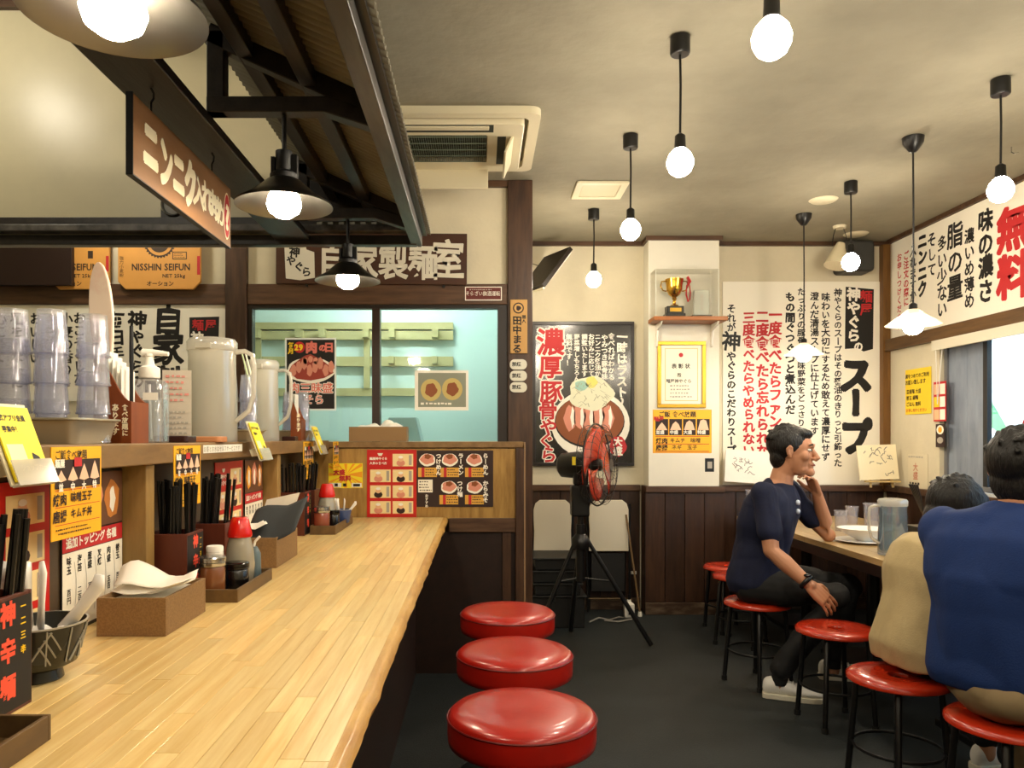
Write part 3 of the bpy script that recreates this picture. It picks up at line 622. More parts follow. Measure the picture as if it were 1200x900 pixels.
letters(e, [('大盛', -w_*.1, h_*.75, .06, dict(bold=.02))], M('faded_red', 'c27a63', .6)); microtext(e, -w_*.45, w_*.45, h_*.05, h_*.22, 1, INK, seed=2); microtext(e, -w_*.48, w_*.48, h_*.86, h_*.98, 1, GRY, seed=3)
for i, a in enumerate((20, 60, 120, 160, 200, 340)):
    pass
# window: roller blind, glass writing, outdoors
t = T('roller_blind', 'rolled up cream blind along the top of the window', 'blind', (XR-.035, 3.4, 1.92))
O('roll', G().tube([(0, -1.75, -.035), (0, 1.66, -.035)], .03, 16), CRM, t, smooth=60); O('valance', G().box(-.034, -.031, -1.75, 1.66, -.068, -.004), M('valance', 'd8d2bd', .5), t)
O('pull_cord', G().tube([(-.03, 1.62, -.03), (-.03, 1.6, -.42), (-.02, 1.56, -.03)], .003, 6), WHITE, t)
WX = XR+.046
t = T('glass_lettering', 'red oval outline with red characters stuck on the window pane', 'lettering', (WX, 4.03, ZC-.05), R(-90))
g = G(); n = 44; pts = [(.36*math.cos(2*math.pi*i/n), 0, .02+.30*math.sin(2*math.pi*i/n)) for i in range(n)]; g.tube(pts, .006, 5, closed=True)
O('oval_outline', g, RED, t)
letters(t, [('引火', -.24, .20, .10, dict(bold=.05)), ('営業中', -.10, .22, .09, dict(bold=.04)), ('神やぐら', .08, .24, .09, dict(bold=.04)), ('かき氷', .24, .2, .09, dict(bold=.04))], RED, 0)
# outdoors
S('ground_outside', G().box(XR+.16, 9, -2, 12, -.05, 0), M('asphalt', '6f7378', .9, var=.1, scale=20), label=None)
bd = T('neighbour_building', 'pale grey building front standing across from the window', 'building', (5.6, 4.0, 0))
O('wall', G().box(0, .3, -5, 8, 0, 5), M('pale_render', 'b7c6d0', .8, var=.08, scale=3, bump=.1), bd)
for y in (-2, 0, 2.6, 5.0): O('window', G().box(-.03, 0, y, y+.9, 1.2, 2.6), M('dark_glass', '40525e', .2), bd)
bn = T('street_banner', 'white banner with green leaves standing outside the window', 'banner', (3.9, 5.30, 0), R(-90))
O('sheet', G().box(-.62, .62, 0, .006, .55, 2.4), M('bright_banner', 'f4faf8', .7), bn); O('seam', G().box(-.62, .62, -.002, -.0002, 1.24, 1.25), GRY, bn)
for x in (-.64, .64): O('pole', G().box(x-.012, x+.012, -.01, .015, 0, 2.45), CHROME, bn)
blocks(bn, [[(-.55, 1.55), (-.40, 1.37), (-.36, 1.33), (-.45, 1.30), (-.56, 1.36)], [(-.56, .98), (-.42, .90), (-.36, .80), (-.45, .78), (-.5, .86)]], GRN, 3, 'leaf_print')
pg = T('wall_pole', 'blue grey weathered post standing outside right of the white banner', 'post', (3.75, 4.2, 0))
O('post', G().box(-.05, .05, -.25, .25, 0, 2.6), M('slate_panel'), pg, bevel=.004); O('notice_plate', G().box(-.055, -.051, .02, .2, 1.55, 1.85), M('grey_plate', '7b8478', .5), pg)

# ================================================================ signs on the kitchen side
e = panel('garlic_signboard', 'tan wooden signboard with cream characters hung below the canopy beam', 'sign', (-.754, 1.992, ZC+.573), R(90), .656, .177, .014, M('tan_board', '7d5630', .45, col2='9a6e42', scale=3, stretch=(.6, 4, 3), bump=.03), bevel=.002, surf='board')
O('rim', G().box(-.3285, -.3255, -.001, .0145, -.001, .178).box(-.3285, .3285, -.001, .0145, -.0025, .0), BLACK, e)
CRI = M('cream_ink', 'fff3cf', .5)
letters(e, [('ニ', -.235, .158, .13, dict(bold=.075, sx=.62)), ('ン', -.15, .150, .13, dict(bold=.06, sx=.60)), ('ニ', -.072, .148, .125, dict(bold=.075, sx=.58)), ('ク', .004, .150, .13, dict(bold=.07, sx=.62)),
    ('入', .066, .125, .085, BRB), ('れ', .124, .135, .09, BRB), ('ま', .168, .13, .085, BRB), ('す', .208, .125, .085, BRB), ('か', .245, .12, .08, BRB)], CRI, 1)
blocks(e, [blob(.29, .085, .028, .07, 22)], CRI, 1, 'seal'); blocks(e, [blob(.29, .085, .024, .064, 22)], RED, 2, 'seal'); letters(e, [('?', .29, .135, .10, dict(bold=.05))], CRI, 3)
for x in (-.22, .18): O('hook', G().tube([(x, .006, .178), (x, .006, .20), (x+.008, .004, .212), (x, 0, .222), (x-.006, .004, .232)], .0028, 6), BLACK, e)
# noodle room signboard
s = psign('noodle_room_signboard', 'long dark brown signboard with pale carved characters over the noodle room window', 'sign', 323, 547, 273, 333, 4.345, .025, M('sign_brown', '3a2013', .45, col2='4a2b1a', scale=4, stretch=(.7, 4, 4)), surf='board', bevel=.002); s[0].rotation_euler = (0, R(.4), 0)
SL = M('sign_letter', 'd9d4c4', .6)
plet(s, [('自家製麺', 390, 285, 43, dict(h=1, bold=.028, rag=.03, sx=.82)), ('室', 525, 279, 48, dict(bold=.028, rag=.03, sx=.80))], SL)
pblk(s, [[(333, 290), (341, 288), (358, 289), (359, 293), (368, 296), (369, 326), (352, 329), (335, 327), (334, 310)]], SL, 1, 'seal_block')
plet(s, [('神', 345, 289, 13, dict(bold=.04, rag=.06)), ('や', 341, 300, 12, dict(bold=.04, rag=.06)), ('ぐ', 350, 307, 12, dict(bold=.04)), ('ら', 359, 313, 12, dict(bold=.04))], INK, 2)
for x in (359, 520): O('peg', G().lathe([(.008, 0), (.008, .03)], 10, axis='y', c=(s[1](x), 0, -.008)), BLACK, s[0])
s = psign('red_plate', 'small red plate with white rim at the lintel corner beside the post', 'plate', 545, 588, 336, 352, 4.361, .003, WINK); pblk(s, [(546, 587, 337, 351)], M('plate_red', '5e1a12', .5)); plet(s, [('そらざい飲酒運転', 548, 341, 6, dict(h=1, bold=.0, sx=.85))], WINK, 2); microtext(s[0], s[1](549), s[1](584), s[2](341), s[2](338), 1, GRY)
s = psign('name_plaque', 'vertical pale wooden name plaque on the dark post', 'plaque', 598, 618, 351, 414, 4.338, .012, M('plaque_wood', 'b98c4a', .5, col2='c99e5c', scale=4, stretch=(4, 4, .7)), surf='board', bevel=.002)
plet(s, [('田中まる', 606, 370, 11, dict(bold=.04, rag=.06)), ('職人', 614, 369, 5, {})], INK); pblk(s, [blob(607.5, 361, 6.5, 6.5, 20)], DBR); pblk(s, [blob(607.5, 361, 5, 5, 20)], M('plaque_light', 'c99e5c', .5), 2); pblk(s, [blob(607.5, 361, 3, 3, 8, .2)], DBR, 3)
for i in range(3):
    y0 = 421+i*13.4; a = px(607.5, y0+12, 4.338)
    t = T('oval_badge', ['uppermost', 'middle', 'lowest'][i]+' of three white oval badges on the dark post', 'badge', a, group='oval badges on the post')
    kk = 4.338/F; O('badge', G().prism(rrect(-10*kk, 10*kk, 0, 12*kk, 5.5*kk, 6), 0, .008), M('badge_white', 'd9d6c6', .4), t); letters(t, [('禁煙', -5*kk, 9*kk, 5.4*kk, dict(h=1, bold=.03))], INK)
# white banner on the left wall
s = psign('noodle_banner', 'white brushed-character banner on the kitchen wall behind the tumblers', 'banner', -90, 264, 352, 470, 4.38, .005)
plet(s, [('自', 197, 357, 36, BRB), ('家', 197, 390, 38, BRB), ('製', 197, 428, 36, BRB), ('神', 161, 364, 22, BRB), ('やぐ', 161, 386, 17, BRB), ('らの', 161, 421, 17, BRB), ('毎日', 137, 365, 20, BRB), ('手打', 137, 406, 18, BR), ('完全', 118, 364, 19, BRB), ('無添', 118, 403, 18, BR),
    ('おこそとした', 93, 366, 14, BR), ('小麦の香り', 78, 366, 15, BR), ('今日も', 60, 367, 15, BR), ('おいしい', 42, 366, 15, BR), ('麺をあなたに', 20, 366, 15, BR), ('心こめて', 0, 366, 15, BR)], INK)
pblk(s, [[(222, 372), (257, 371), (256, 404), (248, 410), (222, 407)]], INK); plet(s, [('麺', 232, 374, 14, dict(bold=.02)), ('屋', 247, 374, 14, dict(bold=.02))], RED, 2); plet(s, [('神', 231, 388, 16, BRB)], WINK, 2)
pblk(s, [(170, 264, 446, 469)], DBR, 2)
# dark hanging board and flour bags
s = psign('dark_board', 'plain dark brown board on the kitchen wall under the canopy end', 'board', -120, 84, 270, 334, 4.29, .03, M('plum_board', '24120e', .5), bevel=.003, surf='board')
BAG = M('kraft_bag', 'd79a4a', .6, var=.06, scale=6, bump=.1)
for i, (x0, x1, lb) in enumerate(((60, 128, 'tan paper flour bag half hidden by the white paddle'), (138, 235, 'tan paper flour bag with a gear mark hung on the kitchen wall'))):
    s = psign('flour_bag', lb, 'flour bag', x0, x1, 240, 339, 4.33, .001, BAG, group='paper flour bags on the kitchen wall')
    e, X, Z, k = s; m = e.children[0]; bpy.data.objects.remove(m)
    O('bag', G().prism([(X(x0), Z(240)), (X(x1), Z(240)), (X(x1), Z(330)), (X(x1-9), Z(339)), (X(x0+9), Z(339)), (X(x0), Z(330))], 0, .02), BAG, e, bevel=.004)
    xo = x0-138 if i else -108
    plet(s, [(a, b+(0 if i else -108), c, d, dict(h=1, bold=.03, sx=.86 if len(a) > 9 else 1, pitch=1.0)) for a, b, c, d in (('NISSHIN SEIFUN', 157, 307, 11), ('NET 25kg', 192, 320, 6), ('オーション', 175, 329, 6.4)) if i or True], M('bag_ink', '3a2a1c', .6))
    if i:
        g2 = [[(187+r*math.cos(R(a)), 284+r*math.sin(R(a))) for a, r in zip(range(0, 360, 6), [19, 17]*30)]]
        pblk(s, g2, M('bag_ink'), 1, 'gear_mark'); pblk(s, [blob(187, 284, 15.5, 15.5, 24)], BAG, 2, 'gear_mark'); pblk(s, [blob(187, 284, 12, 12, 24)], M('bag_ink'), 3, 'gear_mark')
        pblk(s, [(202, 219, 295, 304)], M('bag_ink'), 1); pblk(s, [(203, 218, 296, 303)], BAG, 2); microtext(e, X(204), X(217), Z(302.5), Z(296.5), 3, M('bag_ink'), 3)
        plet(s, [('強力小麦粉', 140.5+2, 300, 5, dict(bold=0))], M('bag_ink'))
        pblk(s, [(231, 234.5, 300, 322)], RED)
    else: pblk(s, [(124, 127.5, 300, 318)], RED); pblk(s, [(103, 109, 294, 303)], M('bag_ink'), 1)
# black framed round speaker behind the garlic sign
t = T('wall_speaker', 'black square framed speaker with a silver ring behind the garlic signboard', 'speaker', px(203, 256, 3.14))
kk = 3.14/F
O('cabinet', G().box(-15*kk, 15*kk, 0, .05, 0, 32*kk), BLACK, t, bevel=.004); O('ring', G().lathe([(.040, -.001), (.046, -.012), (.052, -.001)], 32, (0, 0, 16*kk), 'y', cap=False), CHROME, t, smooth=40); O('cone', G().lathe([(.001, .0), (.012, -.006), (.039, -.002)], 28, (0, 0, 16*kk), 'y'), M('cone_grey', '8b8b88', .5), t, smooth=60)
# posters on the noodle room glass
s = psign('meat_day_poster', 'black poster with a heap of meat on the noodle room glass', 'poster', 334, 394, 396, 481, 4.362, .002, M('white_edge', 'e9efe9', .5))
pblk(s, [(336, 392, 398, 479)], INK); plet(s, [('肉', 365, 400, 14, dict(bold=.07)), ('の', 378, 403, 9, dict(bold=.07)), ('日', 385.5, 401, 12, dict(bold=.07))], M('salmon_ink', 'e0786a', .5), 3); plet(s, [('毎', 341, 401, 7, dict(bold=.05)), ('月', 341, 408, 7, dict(bold=.05))], YEL, 3)
pblk(s, [blob(351, 407, 6.5, 6.5, 18)], RED, 2); plet(s, [('29', 347.5, 402, 9.5, dict(h=1, bold=.06))], YEL, 3)
pblk(s, [blob(364, 434, 28, 15, 26, .03)], WINK, 2, 'plate_print'); pblk(s, [[(338, 436), (342, 428), (350, 422), (357, 417), (364, 415), (372, 419), (380, 424), (388, 430), (391, 437), (380, 443), (364, 446), (348, 444)]], M('meat_dark', '9c3d30', .6), 3, 'meat_print')
pblk(s, [blob(344+i*6.3, 434-(i % 3)*4, 3.5, 7, 12, .12, i) for i in range(8)]+[blob(358+i*6, 423-(i % 2)*2, 3, 4, 10, .12, i+9) for i in range(3)], PINKM, 4, 'meat_print')
for mt, bd_, ly in ((WINK, .08, 2), (M('salmon_ink'), .02, 3)): plet(s, [('肉三昧盛', 345, 448, 13, dict(h=1, bold=bd_)), ('そら', 362, 462, 12, dict(h=1, bold=bd_))], mt, ly)
s = psign('noodle_photo', 'white edged landscape photo of noodle bowls on the right noodle room pane', 'photo', 486, 549, 434, 481, 4.362, .002, WINK); pblk(s, [(490, 546, 437, 477)], M('photo_grey', '8b8f7e', .5)); pblk(s, [blob(505, 457, 12, 13, 20), blob(530, 456, 12, 13, 20)], M('bowl_tan', 'c6b06a', .5), 2, 'bowl_print'); pblk(s, [blob(505, 457, 7, 8, 16, .1), blob(530, 456, 7, 8, 16, .1)], BRN, 3, 'bowl_print'); microtext(s[0], s[1](491), s[1](545), s[2](476), s[2](470), 1, WINK, 3)
# rack in the noodle room
t = T('noodle_rack', 'pale wooden slatted rack on the wall inside the noodle room', 'rack', (-.95, 5.70, ZC+.4))
RK = M('rack_wood', 'c0a878', .6, col2='d2bb8c', scale=4, stretch=(.7, 4, 4)); kk = 5.68/F
def rk(x0, x1, y0, y1, d0=-.03, d1=.02): return G().box((x0-VX)*kk+.95, (x1-VX)*kk+.95, d0, d1, (VY-y1)*kk-.4, (VY-y0)*kk-.4)
O('slat', rk(294, 531, 378, 386), RK, t); O('slat', rk(294, 531, 388, 398), RK, t); O('slat', rk(294, 531, 418, 429), RK, t); O('slat', rk(294, 531, 455, 464), RK, t)
for x in (300, 349, 376, 427, 457, 507): O('peg', rk(x, x+7, 387, 397, -.12, -.031), RK, t)
for x in (300, 427): O('upright', rk(x, x+7, 398, 455, -.05, -.031), RK, t)
for x in (457, 507): O('peg', rk(x, x+6, 419, 427, -.12, -.031), RK, t)
t = T('noodle_machine', 'pale blue grey machine block standing inside the noodle room', 'machine', (-.52, 5.2, 0))
O('body', G().box(-.35, .35, -.2, .3, 0, 1.2), M('machine_blue', '9fc4c8', .4), t, bevel=.02); O('hopper', G().prism([(-.14, 1.2), (.14, 1.2), (.09, 1.42), (-.09, 1.42)], -.1, .15), M('machine_grey', 'aeb9bb', .3), t, bevel=.01)
# things on the back wall, upper right
t = T('spotlight', 'cream cone spotlight on a ceiling bracket beside the wall speaker', 'spotlight', px(984, 252, 5.3)+Vector((0, 0, .015)))
t.location.z = CH
O('base_plate', G().lathe([(.04, -.02), (.045, -.001)], 20), CRM, t); 
for sx in (-.04, .04): O('bracket', G().tube([(sx*.7, 0, -.02), (sx*1.1, 0, -.07), (sx*1.3, 0, -.14)], .0025, 6), BLACK, t)
O('shade', G().tube([(.01, 0, -.12), (.0, .0, -.15), (-.02, -.02, -.21), (-.045, -.03, -.285)], [.026, .036, .055, .075], 24), M('cream_shade', 'cfc4a4', .4), t, smooth=60)
t = T('wall_speaker', 'black rounded wall speaker on the back wall above the soup banner', 'speaker', px(997, 322, 5.70))
kk = 5.7/F; O('cabinet', G().prism(rrect(-18.5*kk, 18.5*kk, 0, 36*kk, 5*kk, 5), -.12, .04), M('speaker_grey', '2b2a27', .5), t, bevel=.01); O('grille', G().prism(rrect(-16*kk, 16*kk, 2.5*kk, 33*kk, 4*kk, 5), -.124, -.1205), M('speaker_mesh', '3a3a37', .7, bump=.5, bscale=400), t)
O('speaker_wire', G().tube([px(1013, 300, 5.69), px(1019, 292, 5.70), px(1021, 285, 5.71), px(1022, 282, 5.69)], .004, 6), cord_m, label='thin black wire from the wall speaker up to the ceiling', cat='wire')
t = T('tilted_wall_sign', 'dark narrow board jutting out on a wire behind the post', 'board', px(640, 330, 5.5))
O('board', G().beam(px(622, 340, 5.4)-t.location, px(654, 297, 5.5)-t.location, .35, .03, up=(0, 0, 1)), M('black_frame'), t); O('board_face', G().beam(px(622.5, 343, 5.4)-t.location, px(654.5, 301, 5.5)-t.location, .33, .01), PAPER, t); O('stay_wire', G().tube([px(624, 309, 5.68)-t.location, px(642, 315, 5.5)-t.location], .003, 6), BLACK, t)
d = 1.463*F/(VY-172)
O('ceiling_hook', G().tube([(0, 0, 0), (0, 0, -.028), (.012, 0, -.034), (.035, 0, -.03)], .003, 6), CHROME, loc=(px(1190, 172, d).x-.02, d, CH), label='small bent hook screwed in the ceiling at the right edge', cat='hook')
# menus on the counter end wall
s = psign('coupon_poster', 'yellow sunburst card with red characters on the honey panel', 'card', 385, 425, 543, 572, 4.169, .0015, LYEL)
pblk(s, [[(405, 557), (405+40*math.cos(R(a)), 557+40*math.sin(R(a))), (405+40*math.cos(R(a+7)), 557+40*math.sin(R(a+7)))] for a in ()], ORG) if False else None
pblk(s, [[(406, 556), (min(max(406+26*math.cos(R(a)), 385.5), 424.5), min(max(556+26*math.sin(R(a)), 543.5), 571.5)), (min(max(406+26*math.cos(R(a+8)), 385.5), 424.5), min(max(556+26*math.sin(R(a+8)), 543.5), 571.5))] for a in range(0, 360, 22)], ORG, 1, 'sunburst')
plet(s, [('大盛', 394, 550, 7, dict(h=1, bold=.06)), ('無料', 401, 557, 7, dict(h=1, bold=.06))], RED, 3); pblk(s, [(386, 400, 566, 571), (412, 424, 566, 571)], PAPER, 2); pblk(s, [(392, 396, 566.5, 570), (402, 406, 566.5, 570), (414, 422, 567, 570)], INK, 3)
def redmenu(e, x0, x1, z0, z1):
    W = x1-x0; H = z1-z0; mt = M('menu_cream', 'f0d9a0', .5)
    letters(e, [('麺屋神やぐら', x0+W*.07, z0+H*.90, W*.062, dict(h=1, bold=.05)), ('人気の食べ方', x0+W*.07, z0+H*.83, W*.06, dict(h=1, bold=.04))], WINK, 2); blocks(e, [[(x0+W*.2, z0+H*.96), (x0+W*.32, z0+H*.96), (x0+W*.29, z0+H*.92), (x0+W*.23, z0+H*.92)]], PAPER, 2, 'bowl_print')
    for r in range(4):
        for c_ in range(2):
            if r == 3 and c_ == 0: continue
            a = x0+W*(.05+.47*c_); b = z0+H*(.04+.24*r)
            blocks(e, [(a, a+W*.43, b, b+H*.19)], mt, 1, 'picture_square'); blocks(e, [blob(a+W*.17, b+H*.05, W*.09, H*.05, 12)], DBR if (r+c_) % 2 else PINKM, 2, 'person_print'); blocks(e, [blob(a+W*.17, b+H*.105, W*.055, H*.035, 12)], SKINP, 3, 'person_print'); blocks(e, [blob(a+W*.17, b+H*.14, W*.05, H*.022, 10)], WINK, 4, 'hat_print')
            blocks(e, [(a+W*.34, a+W*.40, b+H*.02, b+H*.17)], GRY, 2, 'print_block')
s = psign('menu_board', 'red menu sheet with two columns of picture squares on the honey panel', 'menu', 430, 488, 527, 606, 4.166, .004, M('menu_red', 'c21f1c', .35)); redmenu(s[0], s[1](431), s[1](487), s[2](605), s[2](528))
s = psign('menu_board', 'black landscape menu with five dishes and yellow price bars', 'menu', 488.5, 578, 528, 594, 4.166, .003, DBR)
for i, (x, y) in enumerate(((490, 530), (516, 530), (545, 530), (515, 562), (545, 562))):
    pblk(s, [blob(x+11, y+9, 9.5, 7.5, 16, .04, i)], WINK, 2, 'dish_print'); pblk(s, [blob(x+11, y+8, 8, 6, 16, .1, i)], PINKM, 3, 'dish_print'); pblk(s, [blob(x+11, y+5, 4, 3, 10, .15, i+4)], BRN, 4, 'dish_print')
    pblk(s, [(x, x+22, y+18, y+29)], M('price_yellow', 'd9a441', .5), 2, 'price_bar'); pblk(s, [(x+4, x+7.5, y+18, y+29)], RED, 3, 'price_bar'); microtext(s[0], s[1](x+8), s[1](x+22), s[2](y+28), s[2](y+19), 3, DBR, 3, seed=i)
    plet(s, [(('つけめん', 'ラーメン', 'らーめん', 'つけ麺', 'からみそ')[i], x+24, y+1, 6.5, dict(bold=.05))], WINK, 2)
pblk(s, [(490, 507, 562, 577)], PAPER, 2); microtext(s[0], s[1](491), s[1](506), s[2](576), s[2](563), 4, DBR, 3); plet(s, [('おすすめ', 500, 579, 4, dict(bold=.03))], WINK, 2)
# ================================================================ things on the raised shelf
CLR = glassy('clear_plastic', 'f8f9ff', .05, .05, haze=.17); FROST = glassy('frosted_plastic', 'f8f5ec', .08, .10, haze=.5); WATER = glassy('water', 'f2f8f6', .06, .03, haze=.15)
def tumbler(loc, label, group, r=.0375, h=.10, up=False):
    pr = [(r*.80, h), (r*.80, h-.006), (r*.92, .045), (r, .0), (r-.0025, .0), (r*.80-.003, h-.01)] if not up else [(r*.82, 0), (r*.84, .01), (r, h), (r-.0025, h), (r*.8, .012)]
    zr = h if up else .0015
    return O('tumbler', G().tube([(r*math.cos(q*R(18)), r*math.sin(q*R(18)), zr) for q in range(20)], .0022, 5, closed=True).lathe(pr, 20, cap=False).lathe([(.001, pr[0][1]-.0005), (r*.80, pr[0][1])], 20, cap=False), CLR, loc=loc, smooth=50, label=label, cat='tumbler', group=group)
def stack(X, Y, z, n, where, group, r=.0375, dz=.068, h=.10, first=[None]):
    nm = {4: ['bottom', 'second', 'third', 'top'], 3: ['bottom', 'middle', 'top'], 2: ['lower', 'upper']}[n]
    for i in range(n):
        lb = '%s upturned clear tumbler of the %s' % (nm[i], where)
        if first[0] is None: first[0] = tumbler((X, Y, z), lb, group, r, h)
        else: c = dup_piece(first[0], (X, Y, z+i*dz)); c['label'] = lb; c['group'] = group; c.scale = (r/.0375, r/.0375, h/.10)
def steel_tray(x0, x1, y0, y1, z, h, label):
    e = T('serving_tray', label, 'tray', ((x0+x1)/2, (y0+y1)/2, z)); a = (x1-x0)/2; b = (y1-y0)/2; k = .022
    def lp(ia, ib, z, r): return [(p[0], p[1], z) for p in rrect(-ia, ia, -ib, ib, r)]
    L = [lp(a-k, b-k, .001, .02), lp(a-.008, b-.008, h-.003, .03), lp(a, b, h, .035), lp(a, b, h-.004, .035), lp(a-.012, b-.012, h-.008, .03), lp(a-k-.002, b-k-.002, .0, .02)]
    n = len(L[0]); vs = [p for l in L for p in l]; fs = [tuple(range(n)), tuple(5*n+n-1-i for i in range(n))]+[(r*n+i, r*n+(i+1) % n, (r+1)*n+(i+1) % n, (r+1)*n+i) for r in range(5) for i in range(n)]
    O('tray', G().add(vs, fs), STEEL, e, smooth=40); return e
steel_tray(-1.30, -.872, 1.67, 1.89, ZS, .058, 'near steel tray under the tall tumbler stacks on the shelf')
GT = 'tumblers on the near steel tray'; zt = ZS+.0025
stack(-1.068, 1.755, zt, 4, 'leftmost tall stack by the white paddle tray', GT); stack(-.986, 1.765, zt, 4, 'second tall stack from the white paddle', GT); stack(-.925, 1.835, zt, 4, 'tall stack closest to the white paddle', GT)
stack(-1.15, 1.77, zt, 4, 'stack cut by the left edge of the photo', GT)
stack(-1.03, 1.845, zt, 4, 'rear stack between the front tumblers', GT)
steel_tray(-1.20, -.84, 2.86, 3.05, ZS, .045, 'middle steel tray of tumblers behind the big pitcher')
G2 = 'tumblers on the middle steel tray'
stack(-.885, 2.93, ZS+.0025, 4, 'stack right behind the pitcher handle on the middle tray', G2, .034, .05); stack(-.965, 2.95, ZS+.0025, 4, 'stack hidden behind the big pitcher on the middle tray', G2, .034, .05)
steel_tray(-1.08, -.835, 3.72, 3.95, ZS, .05, 'far steel tray at the inner corner of the shelf')
stack(-.875, 3.80, ZS+.0025, 4, 'far stack beside the second brown box', 'tumblers on the far steel tray', .03, .046); stack(-.955, 3.82, ZS+.0025, 4, 'far stack behind the second brown box', 'tumblers on the far steel tray', .03, .046)
# pitchers
def pitcher(name_label, loc, r, h, mat, hang=0, lid=None, rz=0, water=.78):
    t = T('water_pitcher', name_label, 'pitcher', loc, rz)
    O('body', G().lathe([(r*.98, 0), (r, .006), (r*.93, h*.80), (r*.95, h*.86), (r*.95, h*.87), (r*.93, h*.87), (r*.91, h*.80), (r*.97, .012), (.001, .010)], 36, cap=False).lathe([(.001, 0), (r*.98, 0)], 36, cap=False), mat, t, smooth=40)
    O('lid', G().lathe([(r*.97, h*.865), (r*1.0, h*.875), (r*1.0, h*.955), (r*.9, h*.985), (r*.5, h), (.001, h)], 36, cap=False).prism([(-r*.3, -r*1.12), (r*.3, -r*1.12), (r*.3, -r*.9), (-r*.3, -r*.9)], h*.875, h*.925, 'xy'), lid or FROST, t, smooth=40)
    O('handle', G().tube([(r*.9, 0, h*.86), (r*1.35, 0, h*.87), (r*1.66, 0, h*.83), (r*1.72, 0, h*.72), (r*1.70, 0, h*.45), (r*1.52, 0, h*.30), (r*.98, 0, h*.2)], r*.13, 10, sc=(1, .8)), lid or FROST, t, smooth=60)
    if water: O('water', G().lathe([(.001, .013), (r*.955, .013), (r*.955-.012*water, h*water), (.001, h*water)], 32, cap=False), WATER, t, smooth=40)
    return t
pitcher('big frosted water pitcher with lid on the shelf above the counter', (-.915, 2.62, ZS), .083, .355, FROST)
pitcher('second frosted water pitcher standing farther along the raised shelf', (-.925, 3.25, ZS), .072, .345, FROST, water=.6)
# brown paper-apron boxes
def apron_box(label, X, Y, wd, h0, h1, dep, texts):
    t = T('leaflet_box', label, 'box', (X, Y, ZS))
    n = 10; o = [(-wd/2, 0), (wd/2, 0), (wd/2, h1)]+[(wd/2-wd*i/n*.95, h1+(h0-h1)*(.5-.5*math.cos(math.pi*i/n))) for i in range(1, n+1)]+[(-wd/2, h0)]
    O('side_panel', G().prism(o, 0, .006), M('box_brown', '6d3110', .45, col2='8a4518', scale=4, stretch=(4, 4, .8)), t); O('side_panel', G().prism(o, dep-.006, dep), MC['box_brown'], t)
    O('spine_panel', G().box(-wd/2, -wd/2+.006, .0062, dep-.0062, 0, h0), MC['box_brown'], t); O('front_lip', G().box(wd/2-.006, wd/2, .0062, dep-.0062, 0, h1), MC['box_brown'], t)
    letters(t, texts, M('cream_ink'), 1); return t
apron_box('tall brown curved leaflet box with white characters next to the pump bottle', -.925, 1.93, .095, .215, .105, .10, [('あります', .008, .10, .020, dict(bold=.04, jit=.06)), ('食べ放題に', .032, .098, .016, dict(bold=.04))])
for i in range(5): O('paper_apron', G().box(-.955+i*.011, -.953+i*.011, 1.945, 2.02, ZS+.001, ZS+.235-.012*i), WHITE, label='%s white paper sheet standing in the brown curved box' % ['leftmost', 'second', 'middle', 'fourth', 'rightmost'][i], cat='paper', group='white sheets in the brown box')
O('marker_pen', G().tube([(-.893, 1.965, ZS+.10), (-.893, 1.965, ZS+.20), (-.893, 1.965, ZS+.21), (-.893, 1.965, ZS+.30)], [.005, .005, .006, .005], 8), BLACK, label='slim black pen standing among the white sheets', cat='pen', smooth=50)
n = 26; o = []
for i in range(n):
    a = 2*math.pi*i/n; s_ = math.sin(a); o.append((.031*math.cos(a)*(1-.22*(s_ < 0)*-s_), .13+.14*s_ if s_ > 0 else .13+.20*s_))
pd = T('paddle', 'tall pale pink-white oval paddle standing up in the brown box', 'paddle', (-.975, 1.985, ZS+.20)); O('blade', G().prism(o, 0, .012), M('paddle_wood', 'efd9c4', .5, col2='e3b3a0', scale=9, contrast=(.45, .7)), pd, bevel=.004); O('grip', G().box(-.012, .012, 0, .012, -.15, -.05), M('easel_wood'), pd, bevel=.003)
pd.rotation_euler = (0, R(-3), 0)
apron_box('small brown curved leaflet box far along the shelf by the meat poster', -.865, 3.60, .05, .185, .10, .09, [('あります', .012, .13, .022, dict(bold=.04))])
for i in range(2): O('paper_apron', G().box(-.886+i*.012, -.884+i*.012, 3.61, 3.68, ZS+.001, ZS+.22), WHITE, label='%s white sheet standing in the small far brown box' % ['left', 'right'][i], cat='paper', group='white sheets in the far box')
# pump bottle
t = T('pump_bottle', 'clear square sanitizer pump bottle with white pump on the shelf', 'bottle', (-.905, 2.10, ZS))
def sqlathe(pr, rr_=.3):
    vs = []; n = 0; L = []
    for r, z in pr: p = rrect(-r, r, -r, r, r*rr_, 4); n = len(p); vs += [(a, b, z) for a, b in p]
    fs = [(i*n+j, i*n+(j+1) % n, (i+1)*n+(j+1) % n, (i+1)*n+j) for i in range(len(pr)-1) for j in range(n)]+[tuple(range(n-1, -1, -1)), tuple((len(pr)-1)*n+j for j in range(n))]
    return G().add(vs, fs)
O('bottle', sqlathe([(.037, 0), (.041, .004), (.041, .155), (.034, .170), (.018, .176)]), CLR, t, smooth=40); O('liquid', sqlathe([(.037, .004), (.038, .12)]), WATER, t, smooth=40)
O('label_strip', G().box(-.0, .0405, -.0425, -.0415, .115, .135), WHITE, t); O('dip_tube', G().tube([(0, 0, .16), (.004, 0, .01)], .0035, 6), WHITE, t)
O('pump_collar', G().lathe([(.026, .1765), (.028, .18), (.027, .205), (.014, .212), (.010, .235), (.013, .237), (.013, .243)], 20), WHITE, t, smooth=40); O('pump_head', G().tube([(-.018, 0, .246), (.01, 0, .247), (.052, 0, .243)], [.012, .009, .006], 10), WHITE, t, smooth=60)
